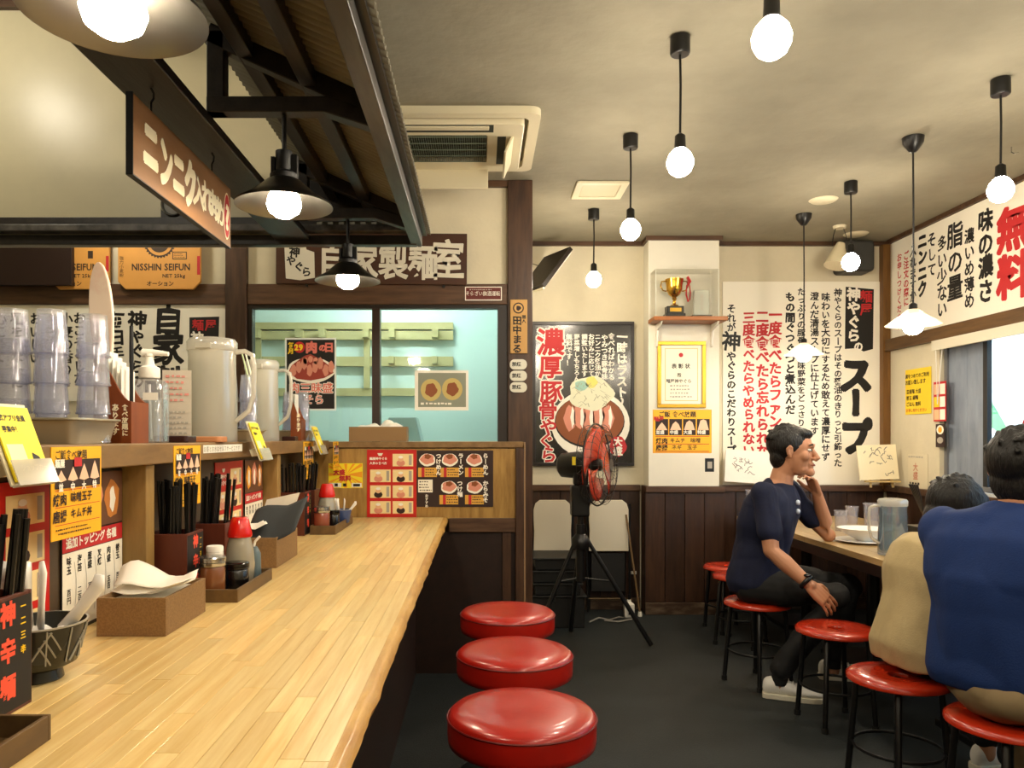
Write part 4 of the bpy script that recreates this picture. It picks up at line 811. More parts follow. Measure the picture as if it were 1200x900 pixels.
# acrylic menu stand and bits
t = T('menu_stand', 'small clear acrylic stand with a faded pink menu between bottle and pitcher', 'menu stand', (-.925, 2.34, ZS), R(12))
O('sheet', G().box(-.045, .045, 0, .002, .004, .225), glassy('acrylic'), t); O('menu_paper', G().box(-.042, .042, .0025, .003, .01, .22), M('faded_menu', 'dcd0c4', .6), t); O('foot', G().box(-.045, .045, -.04, .03, 0, .0035), AC, t)
microtext(t, -.035, .035, .12, .21, 5, M('pink_ink', 'd58a80', .6), 1); microtext(t, -.035, .035, .02, .10, 5, GRY, 1, seed=9)
O('coaster', G().prism(rrect(-.055, .055, -.04, .04, .015), 0, .018, 'xy'), M('coaster_tan', 'b97b4f', .6), loc=(-.862, 2.42, ZS), label='rounded tan wooden block at the foot of the big pitcher', cat='block', bevel=.003)
O('small_tray', G().prism(rrect(-.05, .05, -.04, .04, .012), 0, .02, 'xy'), M('dark_lacquer', '301410', .3), loc=(-.89, 2.24, ZS), label='small dark lacquer block beside the sanitizer bottle', cat='block', bevel=.003)
O('small_box', G().box(-.03, .03, -.03, .03, 0, .02), M('dark_lacquer'), loc=(-.86, 3.47, ZS), label='tiny dark block on the shelf before the far brown box', cat='block', bevel=.003)
t = T('tongs', 'green and white plastic tongs leaning above the second pitcher', 'tongs', (-.905, 3.05, ZS+.002))
for i, (dx, c_) in enumerate(((0, 'c7d7a8'), (.014, 'e7ead2'))): O('arm', G().tube([(.0+dx, 0, .0), (-.004+dx, 0, .2), (-.045+dx, 0, .36)], [.004, .005, .003], 6), M('tong%d' % i, c_, .4), t)
# tissue box on the end shelf
zE = ZS-.008+.014-.014
t = T('tissue_box', 'open brown tissue box with white tissues on the far end shelf', 'tissue box', (-.562, 4.26, ZS-.0078))
O('box', ring(G(), rrect(-.158, .158, -.06, .06, .004), rrect(-.152, .152, -.054, .054, .003), 0.001, .082).box(-.152, .152, -.054, .054, .001, .006), M('kraft_box', '8f6f47', .6), t)
def crumple(cx, cy, cz, sx, sy, sz, seed, n=14):
    g = G(); vs = []
    for i in range(n+1):
        for j in range(n+1):
            u, v = i/n*2-1, j/n*2-1
            h = max(0, 1-(u*u+v*v)*.8)*sz+mnoise.noise((u*1.7+seed, v*1.7, seed))*sz*.7
            vs.append((cx+u*sx, cy+v*sy, cz+h))
    return g.add(vs, [(i*(n+1)+j, i*(n+1)+j+1, (i+1)*(n+1)+j+1, (i+1)*(n+1)+j) for i in range(n) for j in range(n)])
TIS = M('tissue_white', 'efe9dc', .8)
O('tissue', crumple(-.05, 0, .066, .09, .045, .03, 4), TIS, t, smooth=180); O('tissue', crumple(.06, 0, .066, .07, .045, .045, 8), TIS, t, smooth=180)

# ================================================================ hanging off the shelf
def xsign(name, label, cat, X, y0, y1, h0, h1, mat, t=.002, group=None, tilt=0):
    """sheet facing the dining side (+x); y0..y1 along the room, h0..h1 relative to camera height"""
    return panel(name, label, cat, (X, (y0+y1)/2, ZC+h0), R(90), y1-y0, h1-h0, t, mat, group, tilt=tilt)
def pricesheet(name, label, X, y0, y1, h0, h1, seed):
    e = xsign(name, label, 'menu', X, y0, y1, h0, h1, M('amber_paper', 'f4b51e', .5), group='orange price sheets taped to the shelf edge'); W = y1-y0; H = h1-h0
    letters(e, [('ご飯食べ放題', -W*.40, H*.97, W*.105, dict(h=1, bold=.012))], INK, 2); blocks(e, [(-W*.45, W*.46, H*.55, H*.86)], DBR, 2)
    for i in range(4):
        x0 = -W*.44+i*W*.225; blocks(e, [[(x0, H*.64), (x0+W*.06, H*(.70+.025*i)), (x0+W*.10, H*(.75+.03*i)), (x0+W*.14, H*(.70+.025*i)), (x0+W*.20, H*.64), (x0+W*.1, H*.62)]], M('rice_pink'), 3, 'rice_print')
        letters(e, [('並中大特'[i], x0+W*.09, H*.61, W*.09, dict(h=1, bold=.04))], WINK, 4)
    letters(e, [('麺屋', -W*.42, H*.87, W*.09, dict(h=1, bold=.05))], WINK, 5); blocks(e, [(-W*.1, W*.05, H*.78, H*.88)], RED, 5)
    letters(e, [('焼肉', -W*.42, H*.50, W*.13, dict(h=1, bold=.03)), ('味噌玉子', -W*.10, H*.50, W*.11, dict(h=1, bold=.03)), ('唐揚', -W*.42, H*.32, W*.13, dict(h=1, bold=.03)), ('キムチ丼', -W*.10, H*.32, W*.11, dict(h=1, bold=.03))], DBR, 2)
    blocks(e, [(-W*.45, W*.45, H*.525, H*.532), (-W*.45, W*.45, H*.345, H*.352), (-W*.45, W*.45, H*.155, H*.162)], RED, 2); microtext(e, -W*.44, W*.44, H*.04, H*.13, 2, DBR, 2, seed=seed)
    return e
XF_ = XS+.0025
pricesheet('price_sheet', 'orange price sheet hung off the shelf under the sanitizer bottle', XF_, 1.464, 1.656, -.199, -.018, 1)
pricesheet('price_sheet', 'orange price sheet hung off the shelf before the big pitcher', XF_, 2.05, 2.243, -.19, -.022, 2)
pricesheet('price_sheet', 'orange price sheet hung off the shelf near its far corner', XF_, 3.55, 3.76, -.195, -.018, 3)
pricesheet('price_sheet', 'narrow yellow sheet hung in the far corner beside the coupon card', -.765, 4.00, 4.14, -.17, -.02, 4)
e = xsign('label_strip', 'narrow white printed strip along the shelf edge below the big pitcher', 'label', XS+.0015, 2.27, 2.64, -.046, -.022, WHITE, .001); letters(e, [('お茶とお水はセルフサービスです', -.175, .021, .019, dict(h=1, bold=.02, pitch=1.2))], GRY)
def cardholder(Y, label, cl):
    t = T('card_holder', label, 'card holder', (XS+.064, Y, ZC-.073), R(90)); t.rotation_euler = (R(-20), 0, R(90))
    O('back_plate', G().box(-.058, .058, .003, .006, -.005, .14), CRM, t); O('pocket', G().box(-.058, .058, -.010, -.0085, -.008, .036).box(-.058, .058, -.0085, .003, -.008, -.004), FROST, t)
    O('hook_plate', G().box(-.03, .03, .0062, .034, .02, .045), CRM, t)
    c = O('yellow_card', G().box(-.052, .052, -.003, .0, .0, .132), LYEL, t)
    letters(t, [('公式アプリ会員', -.046, .118, .012, dict(h=1, bold=.04)), ('募集中！', -.035, .098, .012, dict(h=1, bold=.03))], INK, 6); blocks(t, [(-.045, .0, .012, .065)], M('card_cream', 'f3ecb0', .5), 6); blocks(t, [[(.018, .05), (.035, .042), (.040, .028), (.014, .030)]], INK, 6)
    p = letters(t, [('ショップカード', -.042, .026, .0125, dict(h=1, bold=.0))], GRY, 26); return t
cardholder(1.30, 'plastic holder of yellow cards hung at the near end of the shelf', 0); cardholder(2.70, 'plastic holder of yellow cards under the second pitcher', 0); cardholder(3.70, 'plastic holder of yellow cards at the far corner of the shelf', 0)
# menus standing on the back board
XBk = -.8975
def xmenu(y0, y1, h1, label):
    e = xsign('menu_board', label, 'menu', XBk, y0, y1, -.428, h1, M('menu_red'), .003); redmenu(e, -(y1-y0)/2*.97, (y1-y0)/2*.97, .01, h1+.428-.01); return e
xmenu(1.29, 1.60, -.085, 'big red menu with picture squares behind the near chopstick box'); xmenu(2.60, 2.90, -.085, 'big red menu behind the red capped bottle')
def ymenu(y0, y1, h1, label):
    W = y1-y0; H = h1+.428; e = xsign('menu_board', label, 'menu', XBk, y0, y1, -.428, h1, M('menu_black', '1c1917', .35), .003)
    blocks(e, [(-W*.49, W*.49, H*.63, H*.99)], M('menu_photo', '6b4630', .5), 1, 'picture')
    for i in range(3): blocks(e, [blob(W*(-.30+.3*i), H*(.80+.03*(i % 2)), W*.13, H*.13, 14, .1, i)], (ORG, PINKM, M('fried_tan', 'c9803a', .5))[i], 2, 'dish_print'); blocks(e, [blob(W*(-.30+.3*i), H*.80, W*.05, H*.09, 12, .15, i+5)], WINK, 3, 'dish_print')
    blocks(e, [(-W*.49, W*.49, H*.51, H*.62)], RED, 1); letters(e, [('追加トッピング 各種', -W*.40, H*.60, W*.088, dict(h=1, bold=.04))], WINK, 2); blocks(e, [(-W*.49, W*.49, H*.02, H*.505)], PAPER, 1)
    for i in range(6):
        x = W*(-.40+.16*i); letters(e, [(('味玉', '海苔', '葱盛', '叉焼', '肉盛', '替玉')[i], x, H*.48, W*.07, dict(bold=.03)), (('百円', '二百', '百円', '三百', '五百', '百円')[i], x, H*.28, W*.06, dict(bold=.02))], INK, 2)
        if i < 5: blocks(e, [[(x+W*(.075+.03*math.sin(q*.5)), H*(.44-.05*q)) for q in range(8)]+[(x+W*(.082+.03*math.sin(q*.5)), H*(.44-.05*q)) for q in range(7, -1, -1)]], GRY, 2)
    return e
ymenu(1.645, 1.925, -.078, 'topping menu with red band and white columns behind the near napkin box'); ymenu(2.925, 3.165, -.085, 'topping menu with red band behind the second napkin box')

# ================================================================ on the counter
RBOX = M('red_brown_box', '4a2015', .4, col2='5f2c1c', scale=4, stretch=(5, 5, .8)); zc = ZCT+.0004
CHK = M('black_chopstick', '0c0b0b', .3)
st0 = [None]
def chopbox(label, X0, X1, Y0, Y1, h, n, sticker=True, lean=.12, seed=1, stick=.30):
    cx, cy = (X0+X1)/2, (Y0+Y1)/2; t = T('chopstick_box', label, 'box', (cx, cy, zc)); a, b = (X1-X0)/2, (Y1-Y0)/2
    for nm, q in (('front_panel', (-a, a, -b, -b+.008, 0, h)), ('rear_panel', (-a, a, b-.008, b, 0, h)), ('side_panel', (-a, -a+.008, -b+.0081, b-.0081, 0, h)), ('side_panel', (a-.008, a, -b+.0081, b-.0081, 0, h)), ('bottom', (-a+.0081, a-.0081, -b+.0081, b-.0081, 0, .006))): O(nm, G().box(*q), RBOX, t, bevel=.001)
    if sticker:
        s = T('s', None, None, (a+.0008, 0, 0), R(90)); s.parent = t; s.name = 'sticker'
        blocks(s, [(-b*.95, b*.95, h*.03, h*.97)], INK, 0, 'sheet'); Bx = b*2
        letters(s, [('神辛麺', -Bx*.20 if False else 0, h*.96, Bx*.30, dict(bold=.07, pitch=1.45))], M('neon_red', 'f0523a', .5), 1); letters(s, [('一二三辛', Bx*.30, h*.92, Bx*.11, dict(bold=.04, pitch=1.6))], YEL, 1)
    rr = random.Random(seed); 
    for i in range(n):
        x = cx+rr.uniform(-a+.018, a-.018); y = cy+rr.uniform(-b+.018, b-.018)
        if st0[0] is None: st0[0] = O('chopstick', G().tube([(0, 0, 0), (0, 0, .29)], [.0030, .0048], 6), CHK, loc=(x, y, zc+.0075)); o = st0[0]
        else: o = dup_piece(st0[0], (x, y, zc+.0075))
        tx = (x-cx)/a; o.rotation_euler = (rr.uniform(-.05, .05)*1.0, max(-.2, min(lean+.22, rr.uniform(-.04, .04)+lean*(tx*.4+.6))), 0)
        o.scale = (1, 1, stick/.29*rr.uniform(.96, 1.04)); tag(o, 'black chopstick in the %s' % label.replace('dark red brown ', ''), 'chopstick', 'chopsticks in the %s' % label)
    return t
chopbox('near dark red brown chopstick box with neon characters', -.86, -.73, 1.12, 1.25, .184, 26, seed=2, lean=.10)
chopbox('dark red brown chopstick box behind the near napkin box', -.885, -.765, 2.00, 2.12, .178, 26, seed=3, lean=.02)
chopbox('dark red brown chopstick box behind the glass spice jar', -.895, -.785, 2.36, 2.47, .165, 22, False, seed=4, lean=.10)
chopbox('far dark red brown chopstick box by the end wall', -.895, -.77, 3.36, 3.49, .19, 24, seed=5, lean=.03)
chopbox('farthest dark red brown chopstick box in the corner', -.895, -.79, 3.66, 3.78, .18, 20, False, seed=6, lean=.09)
# napkin boxes
def tray(label, x0, x1, y0, y1, h, mat=None, name='condiment_tray'):
    cx, cy = (x0+x1)/2, (y0+y1)/2; a, b = (x1-x0)/2, (y1-y0)/2; m = mat or M('tray_wood', '49351d', .5, col2='6d5331', scale=5, stretch=(4, .8, 3)); t = T(name, label, 'tray' if name != 'napkin_box' else 'napkin box', (cx, cy, zc)); w_ = .007
    for nm, q in (('front_panel', (-a, a, -b, -b+w_, 0, h)), ('rear_panel', (-a, a, b-w_, b, 0, h)), ('side_panel', (-a, -a+w_, -b+w_+.0001, b-w_-.0001, 0, h)), ('side_panel', (a-w_, a, -b+w_+.0001, b-w_-.0001, 0, h)), ('bottom', (-a+w_+.0001, a-w_-.0001, -b+w_+.0001, b-w_-.0001, 0, .005))): O(nm, G().box(*q), m, t, bevel=.001)
    return t
KR = M('kraft_dotted', '7d5f3c', .6, col2='8a6b45', scale=260, contrast=(.46, .54))
def napkin(label, loc, pts, mat, rz=0, group=None, th=.0015):
    me = G().add([p for p in pts[0]], pts[1]); return O('paper_napkin', me, mat, loc=loc, rz=rz, label=label, cat='napkin', solid=th, group=group)
t = tray('brown patterned napkin box with white napkins on the near counter', -.83, -.68, 1.66, 1.90, .083, KR, 'napkin_box')
O('base_block', G().box(-.066, .066, -.11, .11, .006, .07), WHITE, t); t.children[-1].name = 'napkin_pile'
def fold(w, l, peak, seed, n=10):
    vs = []
    for i in range(n+1):
        for j in range(n+1):
            u, v = i/n, j/n; vs.append(((u-.5)*w, (v-.5)*l, peak*max(0, (1-abs(u-.15)*1.6))*(.4+.6*v)+.012*mnoise.noise((u*2+seed, v*2, 1))+(.05*max(0, u-.6))*1.2))
    return vs, [(i*(n+1)+j, i*(n+1)+j+1, (i+1)*(n+1)+j+1, (i+1)*(n+1)+j) for i in range(n) for j in range(n)]
o = napkin('white napkin pulled up out of the near napkin box', (-.755, 1.80, zc+.082), fold(.17, .14, .055, 3), TIS, .3); o.data.shade_smooth()
o = napkin('second white napkin lying across the near napkin box', (-.745, 1.75, zc+.081), fold(.15, .10, .02, 6), TIS, -.2); o.data.shade_smooth()
t = tray('brown napkin box with black and white napkins beyond the condiment tray', -.80, -.672, 2.53, 2.82, .10, KR, 'napkin_box')
vs, fs = fold(.16, .22, .03, 2)
o = napkin('dark grey napkin hanging out of the farther napkin box', (-.735, 2.64, zc+.115), ([(x*1.15+.03, y*.9, z+x*.30+.10*(y/.22+.1)) for x, y, z in vs], fs), M('charcoal_cloth', '34383a', .8), .0); o.data.shade_smooth()
o = napkin('white napkin standing in the farther napkin box', (-.735, 2.78, zc+.105), ([(x+.25*y, z*.2, y*.6+.06+.18*x) for x, y, z in vs], fs), TIS); o.scale = (.75, 1, .9)
o = napkin('white napkin folded out of the farther napkin box', (-.78, 2.60, zc+.12), fold(.10, .12, .04, 7), TIS, .4); o.data.shade_smooth()
# bowl of spoons
def spoonbowl(label, X, Y, r, h, n, mat, stripe=True, first=[None]):
    t = T('spoon_bowl', label, 'bowl', (X, Y, zc))
    O('bowl', G().lathe([(r*.5, 0), (r*.52, .002), (r*.48, h*.18), (r*.78, h*.3), (r*.9, h*.7), (r, h), (r*.96, h), (r*.85, h*.7), (r*.7, h*.36), (.001, h*.3)], 36, cap=False), mat, t, smooth=50)
    O('rim_band', G().lathe([(r*1.003, h*.985), (r*1.008, h*1.01), (r*.96, h*1.012)], 36, cap=False), M('grey_glaze', 'a4a094', .3), t, smooth=60)
    if stripe:
        rr = random.Random(5)
        for k in range(40):
            a = R(-170+(k//4)*30+(0, 7, 13, 19)[k % 4]); z0 = h*((.36, .36, .48, .60)[k % 4]); ln = (.6, .34, .34, .34)[k % 4]*h; sl = 0 if k % 4 == 0 else (.14 if (k//4) % 2 else -.14)
            p = []
            for q in range(4):
                z = z0+ln*q/3; rad = r*(.9+.1*(z/h-.7)/.3) if z > h*.7 else r*(.78+.12*(z/h-.3)/.4); aa = a+sl*q/1.5; p.append((rad*1.012*math.cos(aa), rad*1.012*math.sin(aa), z))
            O('brushed_stripe', G().tube(p, .0016, 4), M('stripe_glaze', '9d9a8d', .4), t)
    O('inner_base', G().lathe([(.001, h*.31), (r*.68, h*.36)], 24, cap=False), mat, t)
    rr = random.Random(n)
    for i in range(n):
        a = R(200+i*150/max(1, n-1)+rr.uniform(-15, 15)) if i != n-1 else R(-5); tl = .045
        if first[0] is None:
            s = T('lotus_spoon', 'x', 'spoon')
            O('ladle', G().sphere((0, 0, 0), .026, 16, 8, (1, .5, 1.25)), M('melamine', 'efece6', .25), s, smooth=180)
            O('spoon_handle', G().tube([(0, 0, .02), (0, .004, .07), (0, .010, .125), (0, .022, .14)], [.014, .011, .014, .009], 10, sc=(1, .45)), M('melamine'), s, smooth=180)
            first[0] = s
        else: s = dup(first[0])
        k = r/.082; rad = r*.42; s.location = (X+rad*math.cos(a), Y+rad*math.sin(a), zc+h*.72); s.scale = (k, k, k)
        d = Vector((math.cos(a)*(.32 if i != n-1 else 1.0), math.sin(a)*.25-(.0 if i != n-1 else .1), 1)).normalized(); s.rotation_euler = d.to_track_quat('Z', 'Y').to_euler()
        s['label'] = 'white lotus spoon %s in the %s' % (['leaning left', 'left of centre', 'upright', 'right of centre', 'leaning back', 'standing tallest', 'tipped far out to the right'][i if i < n-1 else 6], label.split(' on ')[0]); s['group'] = 'white spoons in the '+label
    return t
spoonbowl('dark patterned ceramic bowl on the near counter', -.79, 1.37, .082, .102, 6, M('dark_glaze', '23241f', .25)); spoonbowl('small blue bowl on the far counter', -.665, 3.70, .045, .085, 4, M('blue_glaze', '3c4c78', .25), False)
# near tray
tray('dark wooden tray at the lower left corner of the counter', -.86, -.612, .82, 1.095, .036)
t = T('sauce_bottle', 'grey squeeze bottle with white shoulder in the lower left tray', 'bottle', (-.665, .99, zc+.006)); O('bottle', G().lathe([(.028, 0), (.033, .01), (.033, .09), (.026, .125)], 24), M('grey_bottle', '3e4648', .4), t, smooth=50); O('cap', G().lathe([(.027, .1255), (.024, .15), (.012, .16), (.008, .185)], 20), M('cap_white', 'cfc8b8', .4), t, smooth=50)
# condiment trays
tray('wooden condiment tray in the middle of the counter', -.755, -.632, 2.0, 2.33, .034)
def jar(label, X, Y, r, h, col, lidm, z=.006, name='spice_jar'):
    t = T(name, label, 'jar', (X, Y, zc+z)); O('jar', G().lathe([(r*.95, 0), (r, .004), (r, h*.70), (r*.92, h*.76)], 24), M('jar_'+col, col, .25, coat=.6), t, smooth=50); O('lid', G().lathe([(r*1.02, h*.765), (r*1.05, h*.78), (r*1.05, h*.85), (r*1.0, h*.86), (r*1.05, h*.87), (r*1.05, h*.97), (r*.95, h), (.001, h)], 24, cap=False), lidm, t, smooth=40); return t
jar('glass spice jar of brown powder with ribbed steel lid', -.715, 2.05, .033, .108, '7a4a2a', CHROME)
jar('small dark jar with white lid beside the chopstick box', -.735, 2.125, .022, .125, '23304a', WHITE)
jar('black glossy sauce pot in the middle condiment tray', -.685, 2.155, .034, .075, '0e0c0b', M('black_lid', '0d0c0c', .15))
def redcap(label, X, Y, k=1.0):
    t = T('soy_bottle', label, 'bottle', (X, Y, zc+.006)); O('bottle', G().lathe([(.028*k, 0), (.034*k, .006), (.037*k, .05*k), (.033*k, .09*k), (.026*k, .118*k)], 24), M('bottle_grey', '97907f', .25, coat=.5), t, smooth=50); O('red_cap', G().lathe([(.030*k, .1185*k), (.031*k, .125*k), (.022*k, .162*k), (.018*k, .168*k), (.001, .169*k)], 24, cap=False), M('cap_red', 'd01a12', .2, coat=.5), t, smooth=50); return t
redcap('soy bottle with bright red cap in the middle condiment tray', -.70, 2.235, 1.15)
t = T('oil_bottle', 'slim blue grey bottle with a white spout in the middle tray', 'bottle', (-.675, 2.288, zc+.006)); O('bottle', G().lathe([(.02, 0), (.022, .005), (.02, .08), (.01, .10)], 20), M('bottle_blue', '56666c', .3), t, smooth=50); O('spout', G().tube([(0, 0, .10), (.004, 0, .115), (.018, 0, .13)], .004, 6), WHITE, t)
tray('dark condiment tray at the far end of the counter', -.755, -.642, 3.40, 3.86, .04)
jar('far glass jar of red powder with steel lid', -.715, 3.46, .036, .115, '8a4630', CHROME); redcap('far soy bottle with bright red cap', -.715, 3.58, 1.25); jar('small black sauce pot in the far condiment tray', -.68, 3.55, .028, .09, '0e0c0b', M('black_lid'))
# ================================================================ counter stools
REDV = M('red_vinyl', 'a81a0f', .3, var=.12, scale=6, bump=.06, bscale=30, coat=.35); 
def cstool():
    t = T('counter_stool', 'x', 'stool', group='round red stools along the counter')
    h = .63; r = .178
    O('seat', G().lathe([(.001, h-.082), (r*.93, h-.082), (r*.99, h-.075), (r, h-.06), (r, h-.022), (r*.985, h-.010), (r*.93, h-.002), (r*.7, h+.003), (r*.35, h+.001), (.001, h)], 56, cap=False), REDV, t, smooth=50)
    O('seam', G().tube([(r*1.0*math.cos(a*R(6)), r*1.0*math.sin(a*R(6)), h-.016) for a in range(60)], .0025, 5, closed=True), M('seam_red', '6d0f0a', .5), t)
    O('pedestal', G().lathe([(.045, .03), (.03, .06), (.028, h-.11), (.06, h-.0825)], 20), BLACK, t, smooth=40); O('base_plate', G().lathe([(.19, 0), (.19, .008), (.06, .028), (.04, .03)], 40), BLACK, t, smooth=40); O('foot_ring', G().tube([(.13*math.cos(a*R(12)), .13*math.sin(a*R(12)), .20) for a in range(30)], .008, 8, closed=True), CHROME, t, smooth=60)
    for a in (0, 90, 180, 270): O('ring_spoke', G().tube([(.025*math.cos(R(a)), .025*math.sin(R(a)), .20), (.127*math.cos(R(a)), .127*math.sin(R(a)), .20)], .005, 6), CHROME, t)
    return t
s0 = cstool(); nm = ['farthest round red stool at the counter', 'second farthest round red stool at the counter', 'largest fully visible round red stool at the counter', 'nearest red counter stool, cut by the bottom edge']
for i, (X, Y) in enumerate(((.102, 2.90), (.105, 2.36), (.099, 1.84), (.085, 1.315))):
    o = s0 if i == 0 else dup(s0); o.location = (X, Y, 0); o.rotation_euler = (0, 0, i*1.3); o['label'] = nm[i]
# ================================================================ pipe stools and the long table
REDP = M('red_plastic', 'b32d14', .22, coat=.6)
def pstool():
    t = T('pipe_stool', 'x', 'stool', group='red pipe stools along the long table'); r = .170; h = .43
    g = G(); pr = [(.032, h-.006), (.034, h-.002), (r*.6, h+.004), (r*.93, h), (r, h-.010), (r, h-.022), (r*.97, h-.026), (r*.9, h-.016), (.032, h-.016), (.032, h-.006)]
    O('seat', g.lathe(pr, 48, cap=False), REDP, t, smooth=50)
    for k in range(4):
        a = R(45+90*k); c, s = math.cos(a), math.sin(a); O('leg', G().tube([(c*.05, s*.05, h-.026), (c*.115, s*.115, h-.028), (c*.135, s*.135, h-.05), (c*.165, s*.165, .02)], .0115, 10), BLACK, t, smooth=60)
        O('foot_cap', G().tube([(c*.1645, s*.1645, .022), (c*.166, s*.166, .0)], .0145, 10), BLKMT, t)
        O('rivet', G().sphere((c*.128, s*.128, h-.045), .007, 8, 6), CHROME, t)
    O('cross_ring', G().tube([(.148*math.cos(q*R(15)), .148*math.sin(q*R(15)), .17) for q in range(24)], .006, 6, closed=True), BLACK, t, smooth=60)
    return t
p0 = pstool()
for i, (X, Y, a, l) in enumerate(((1.595, 3.45, .1, 'empty red pipe stool in front of the seated man'), (1.45, 4.02, .5, 'red pipe stool under the man in the navy shirt'), (1.66, 5.12, .2, 'farthest red pipe stool, behind the man'), (1.62, 4.78, .9, 'red pipe stool just behind the man near the wall'), (1.50, 2.76, .3, 'red pipe stool under the person in beige'), (1.60, 2.33, .15, 'nearest red pipe stool under the person in the blue shirt'))):
    o = p0 if i == 0 else dup(p0); o.location = (X, Y, 0); o.rotation_euler = (0, 0, a); o['label'] = l
TT = ZC-.56
tb = T('long_table', 'long wooden dining table along the right wall with a dark apron', 'table', (2.25, 4.2, 0))
rr = random.Random(3); nst = 9; wst = (2.66-1.835)/nst; first = None
for i in range(nst):
    y = 2.95
    while y < 5.48:
        y1 = min(y+rr.choice((.5, .7, .9)), 5.5)
        if 5.5-y1 < .15: y1 = 5.5
        O('plank', G().box(1.835+i*wst-2.25+.0004, 1.835+(i+1)*wst-2.25-.0004, y-4.2+.0005, y1-4.2-.0005, TT-.03, TT), M('table_top', 'a08050', .35, col2='c2a573', scale=4, stretch=(10, .8, 4), rnd=.12, coat=.3), tb, bevel=.0008); y = y1
O('apron', G().box(1.835-2.25, 2.66-2.25, 2.96-4.2, 5.49-4.2, TT-.085, TT-.0305), M('dark_front'), tb, bevel=.003)
for y in (3.25, 4.4, 5.3):
    O('pedestal', G().tube([(2.25-2.25, y-4.2, .03), (0, y-4.2, TT-.086)], .035, 16), BLACK, tb, smooth=50); O('foot_plate', G().bx((0, y-4.2, .015), (.45, .35, .03)), BLACK, tb, bevel=.004)
# table things
zt = TT+.0006
PC = glassy('clear_pitcher', 'e4eef6', .14, .05, haze=.16)
pitcher('clear water pitcher with white handle on the long table', (1.975, 3.68, zt), .066, .27, PC, lid=FROST, rz=R(180), water=.72)
t = T('noodle_bowl', 'white noodle bowl behind the clear pitcher', 'bowl', (2.06, 4.12, zt)); O('bowl', G().lathe([(.035, 0), (.038, .012), (.10, .045), (.135, .075), (.131, .075), (.095, .05), (.001, .018)], 36, cap=False), M('porcelain', 'efece4', .2), t, smooth=50); O('saucer', G().lathe([(.10, -.0), (.15, .012), (.148, .015), (.001, .004)], 36, cap=False), M('porcelain'), t, smooth=50)
t = tumbler((2.17, 4.62, zt), 'left clear tumbler behind the man\'s elbow', 'tumblers on the long table', .04, .12, True); t2 = dup_piece(t, (2.32, 4.55, zt)); t2['label'] = 'tall clear tumbler beside the white bowl'; t2.scale = (1.2, 1.2, 1.4)
t2 = dup_piece(t, (2.37, 4.9, zt)); t2['label'] = 'farther clear tumbler behind the white bowl'
t2 = dup_piece(t, (1.90, 5.36, zt)); t2['label'] = 'clear tumbler at the far table end left of the man'; t2.scale = (1.2, 1.2, 1.6)
t = T('condiment_caddy', 'black caddy of jars and chopsticks on the table behind the pitcher', 'caddy', (2.40, 4.10, zt)); O('box', G().box(-.1, .1, -.07, .07, 0, .09), BLACK, t, bevel=.004); O('chopstick_cup', G().lathe([(.04, .0901), (.055, .25), (.05, .25), (.036, .10)], 20, c=(.06, 0, 0)), M('straw_cup', 'c9a56a', .5), t, smooth=50)
for i in range(6): O('chopstick', G().tube([(-.01, 0, 0), (-.06-.01*i, 0, .22)], .004, 6), CHK, loc=(2.40-.03+i*.008, 4.06+.012*i, zt+.0905), label='black chopstick leaning left in the table caddy', cat='chopstick', group='chopsticks in the table caddy')
for i, (x, c_) in enumerate(((-.05, 'b5b0a4'), (.0, 'd06a6a'), (.05, '8d8d8a'))): O('caddy_jar', G().lathe([(.02, 0), (.022, .05), (.016, .065)], 16), M('cj%d' % i, c_, .3), loc=(2.37+x, 4.0, zt), label=['grey', 'pink lidded', 'steel topped'][i]+' small jar in front of the table caddy', cat='jar', smooth=50)
o = napkin('folded white napkin on the table before the black caddy', (2.22, 3.82, zt+.003), fold(.16, .14, .04, 5), TIS, .7); o.data.shade_smooth()
for i, (x, y, c_) in enumerate(((2.05, 4.75, 'd8c8a0'), (2.14, 4.78, 'e0b070'))): O('small_dish', G().lathe([(.02, 0), (.035, .02), (.033, .02), (.001, .006)], 16, cap=False), M('dish%d' % i, c_, .3), loc=(2.48+i*.1, 4.6, zt), label=['cream', 'tan'][i]+' small dish beside the tall tumbler', cat='dish', smooth=50)
# far table seat: blue folding chair edge under the table
t = T('blue_chair', 'dark blue rounded chair back under the table behind the man\'s hand', 'chair', (2.78, 4.3, 0)); O('backrest', G().prism(rrect(-.2, .2, .45, .85, .09), -.015, .015, 'yz'), M('navy_pad', '141c33', .6), t, bevel=.006); O('seat', G().prism(rrect(-.22, .22-.0, -.19, .19, .06), .42, .455, 'xy').shift((-.1, 0, 0)), MC['navy_pad'], t, bevel=.006)
for x, y in ((-.28, -.17), (-.28, .17), (.0, -.17), (.0, .17)): O('leg', G().tube([(x, y, .42), (x, y, 0)], .011, 8), BLACK, t)
# ================================================================ pedestal fan
ft = T('tripod_fan', 'black tripod fan with red blades facing right before the framed poster', 'fan', (.615, 4.72, 0))
HB = 1.115
O('column', G().tube([(0, 0, .40), (0, 0, .75)], .028, 14), BLACK, ft, smooth=50); O('upper_pole', G().tube([(0, 0, .75), (0, 0, 1.0)], .02, 12), BLACK, ft, smooth=50); O('control_box', G().box(-.06, .05, -.05, .05, .80, .99), BLACK, ft, bevel=.01); O('leg_hub', G().lathe([(.05, .60), (.055, .62), (.055, .66), (.03, .69)], 20), BLACK, ft, smooth=50)
for x, y in ((.43, -.02), (-.30, -.04), (-.02, .33)):
    O('leg', G().tube([(x*.10, y*.10, .65), (x, y, .012)], [.013, .016], 10), BLACK, ft, smooth=60); O('brace', G().tube([(0, 0, .42), (x*.45, y*.45, .40)], .006, 6), BLACK, ft)
fd = Vector((.88, -.47, .03)).normalized(); q = fd.to_track_quat('Z', 'Y').to_matrix().to_4x4()
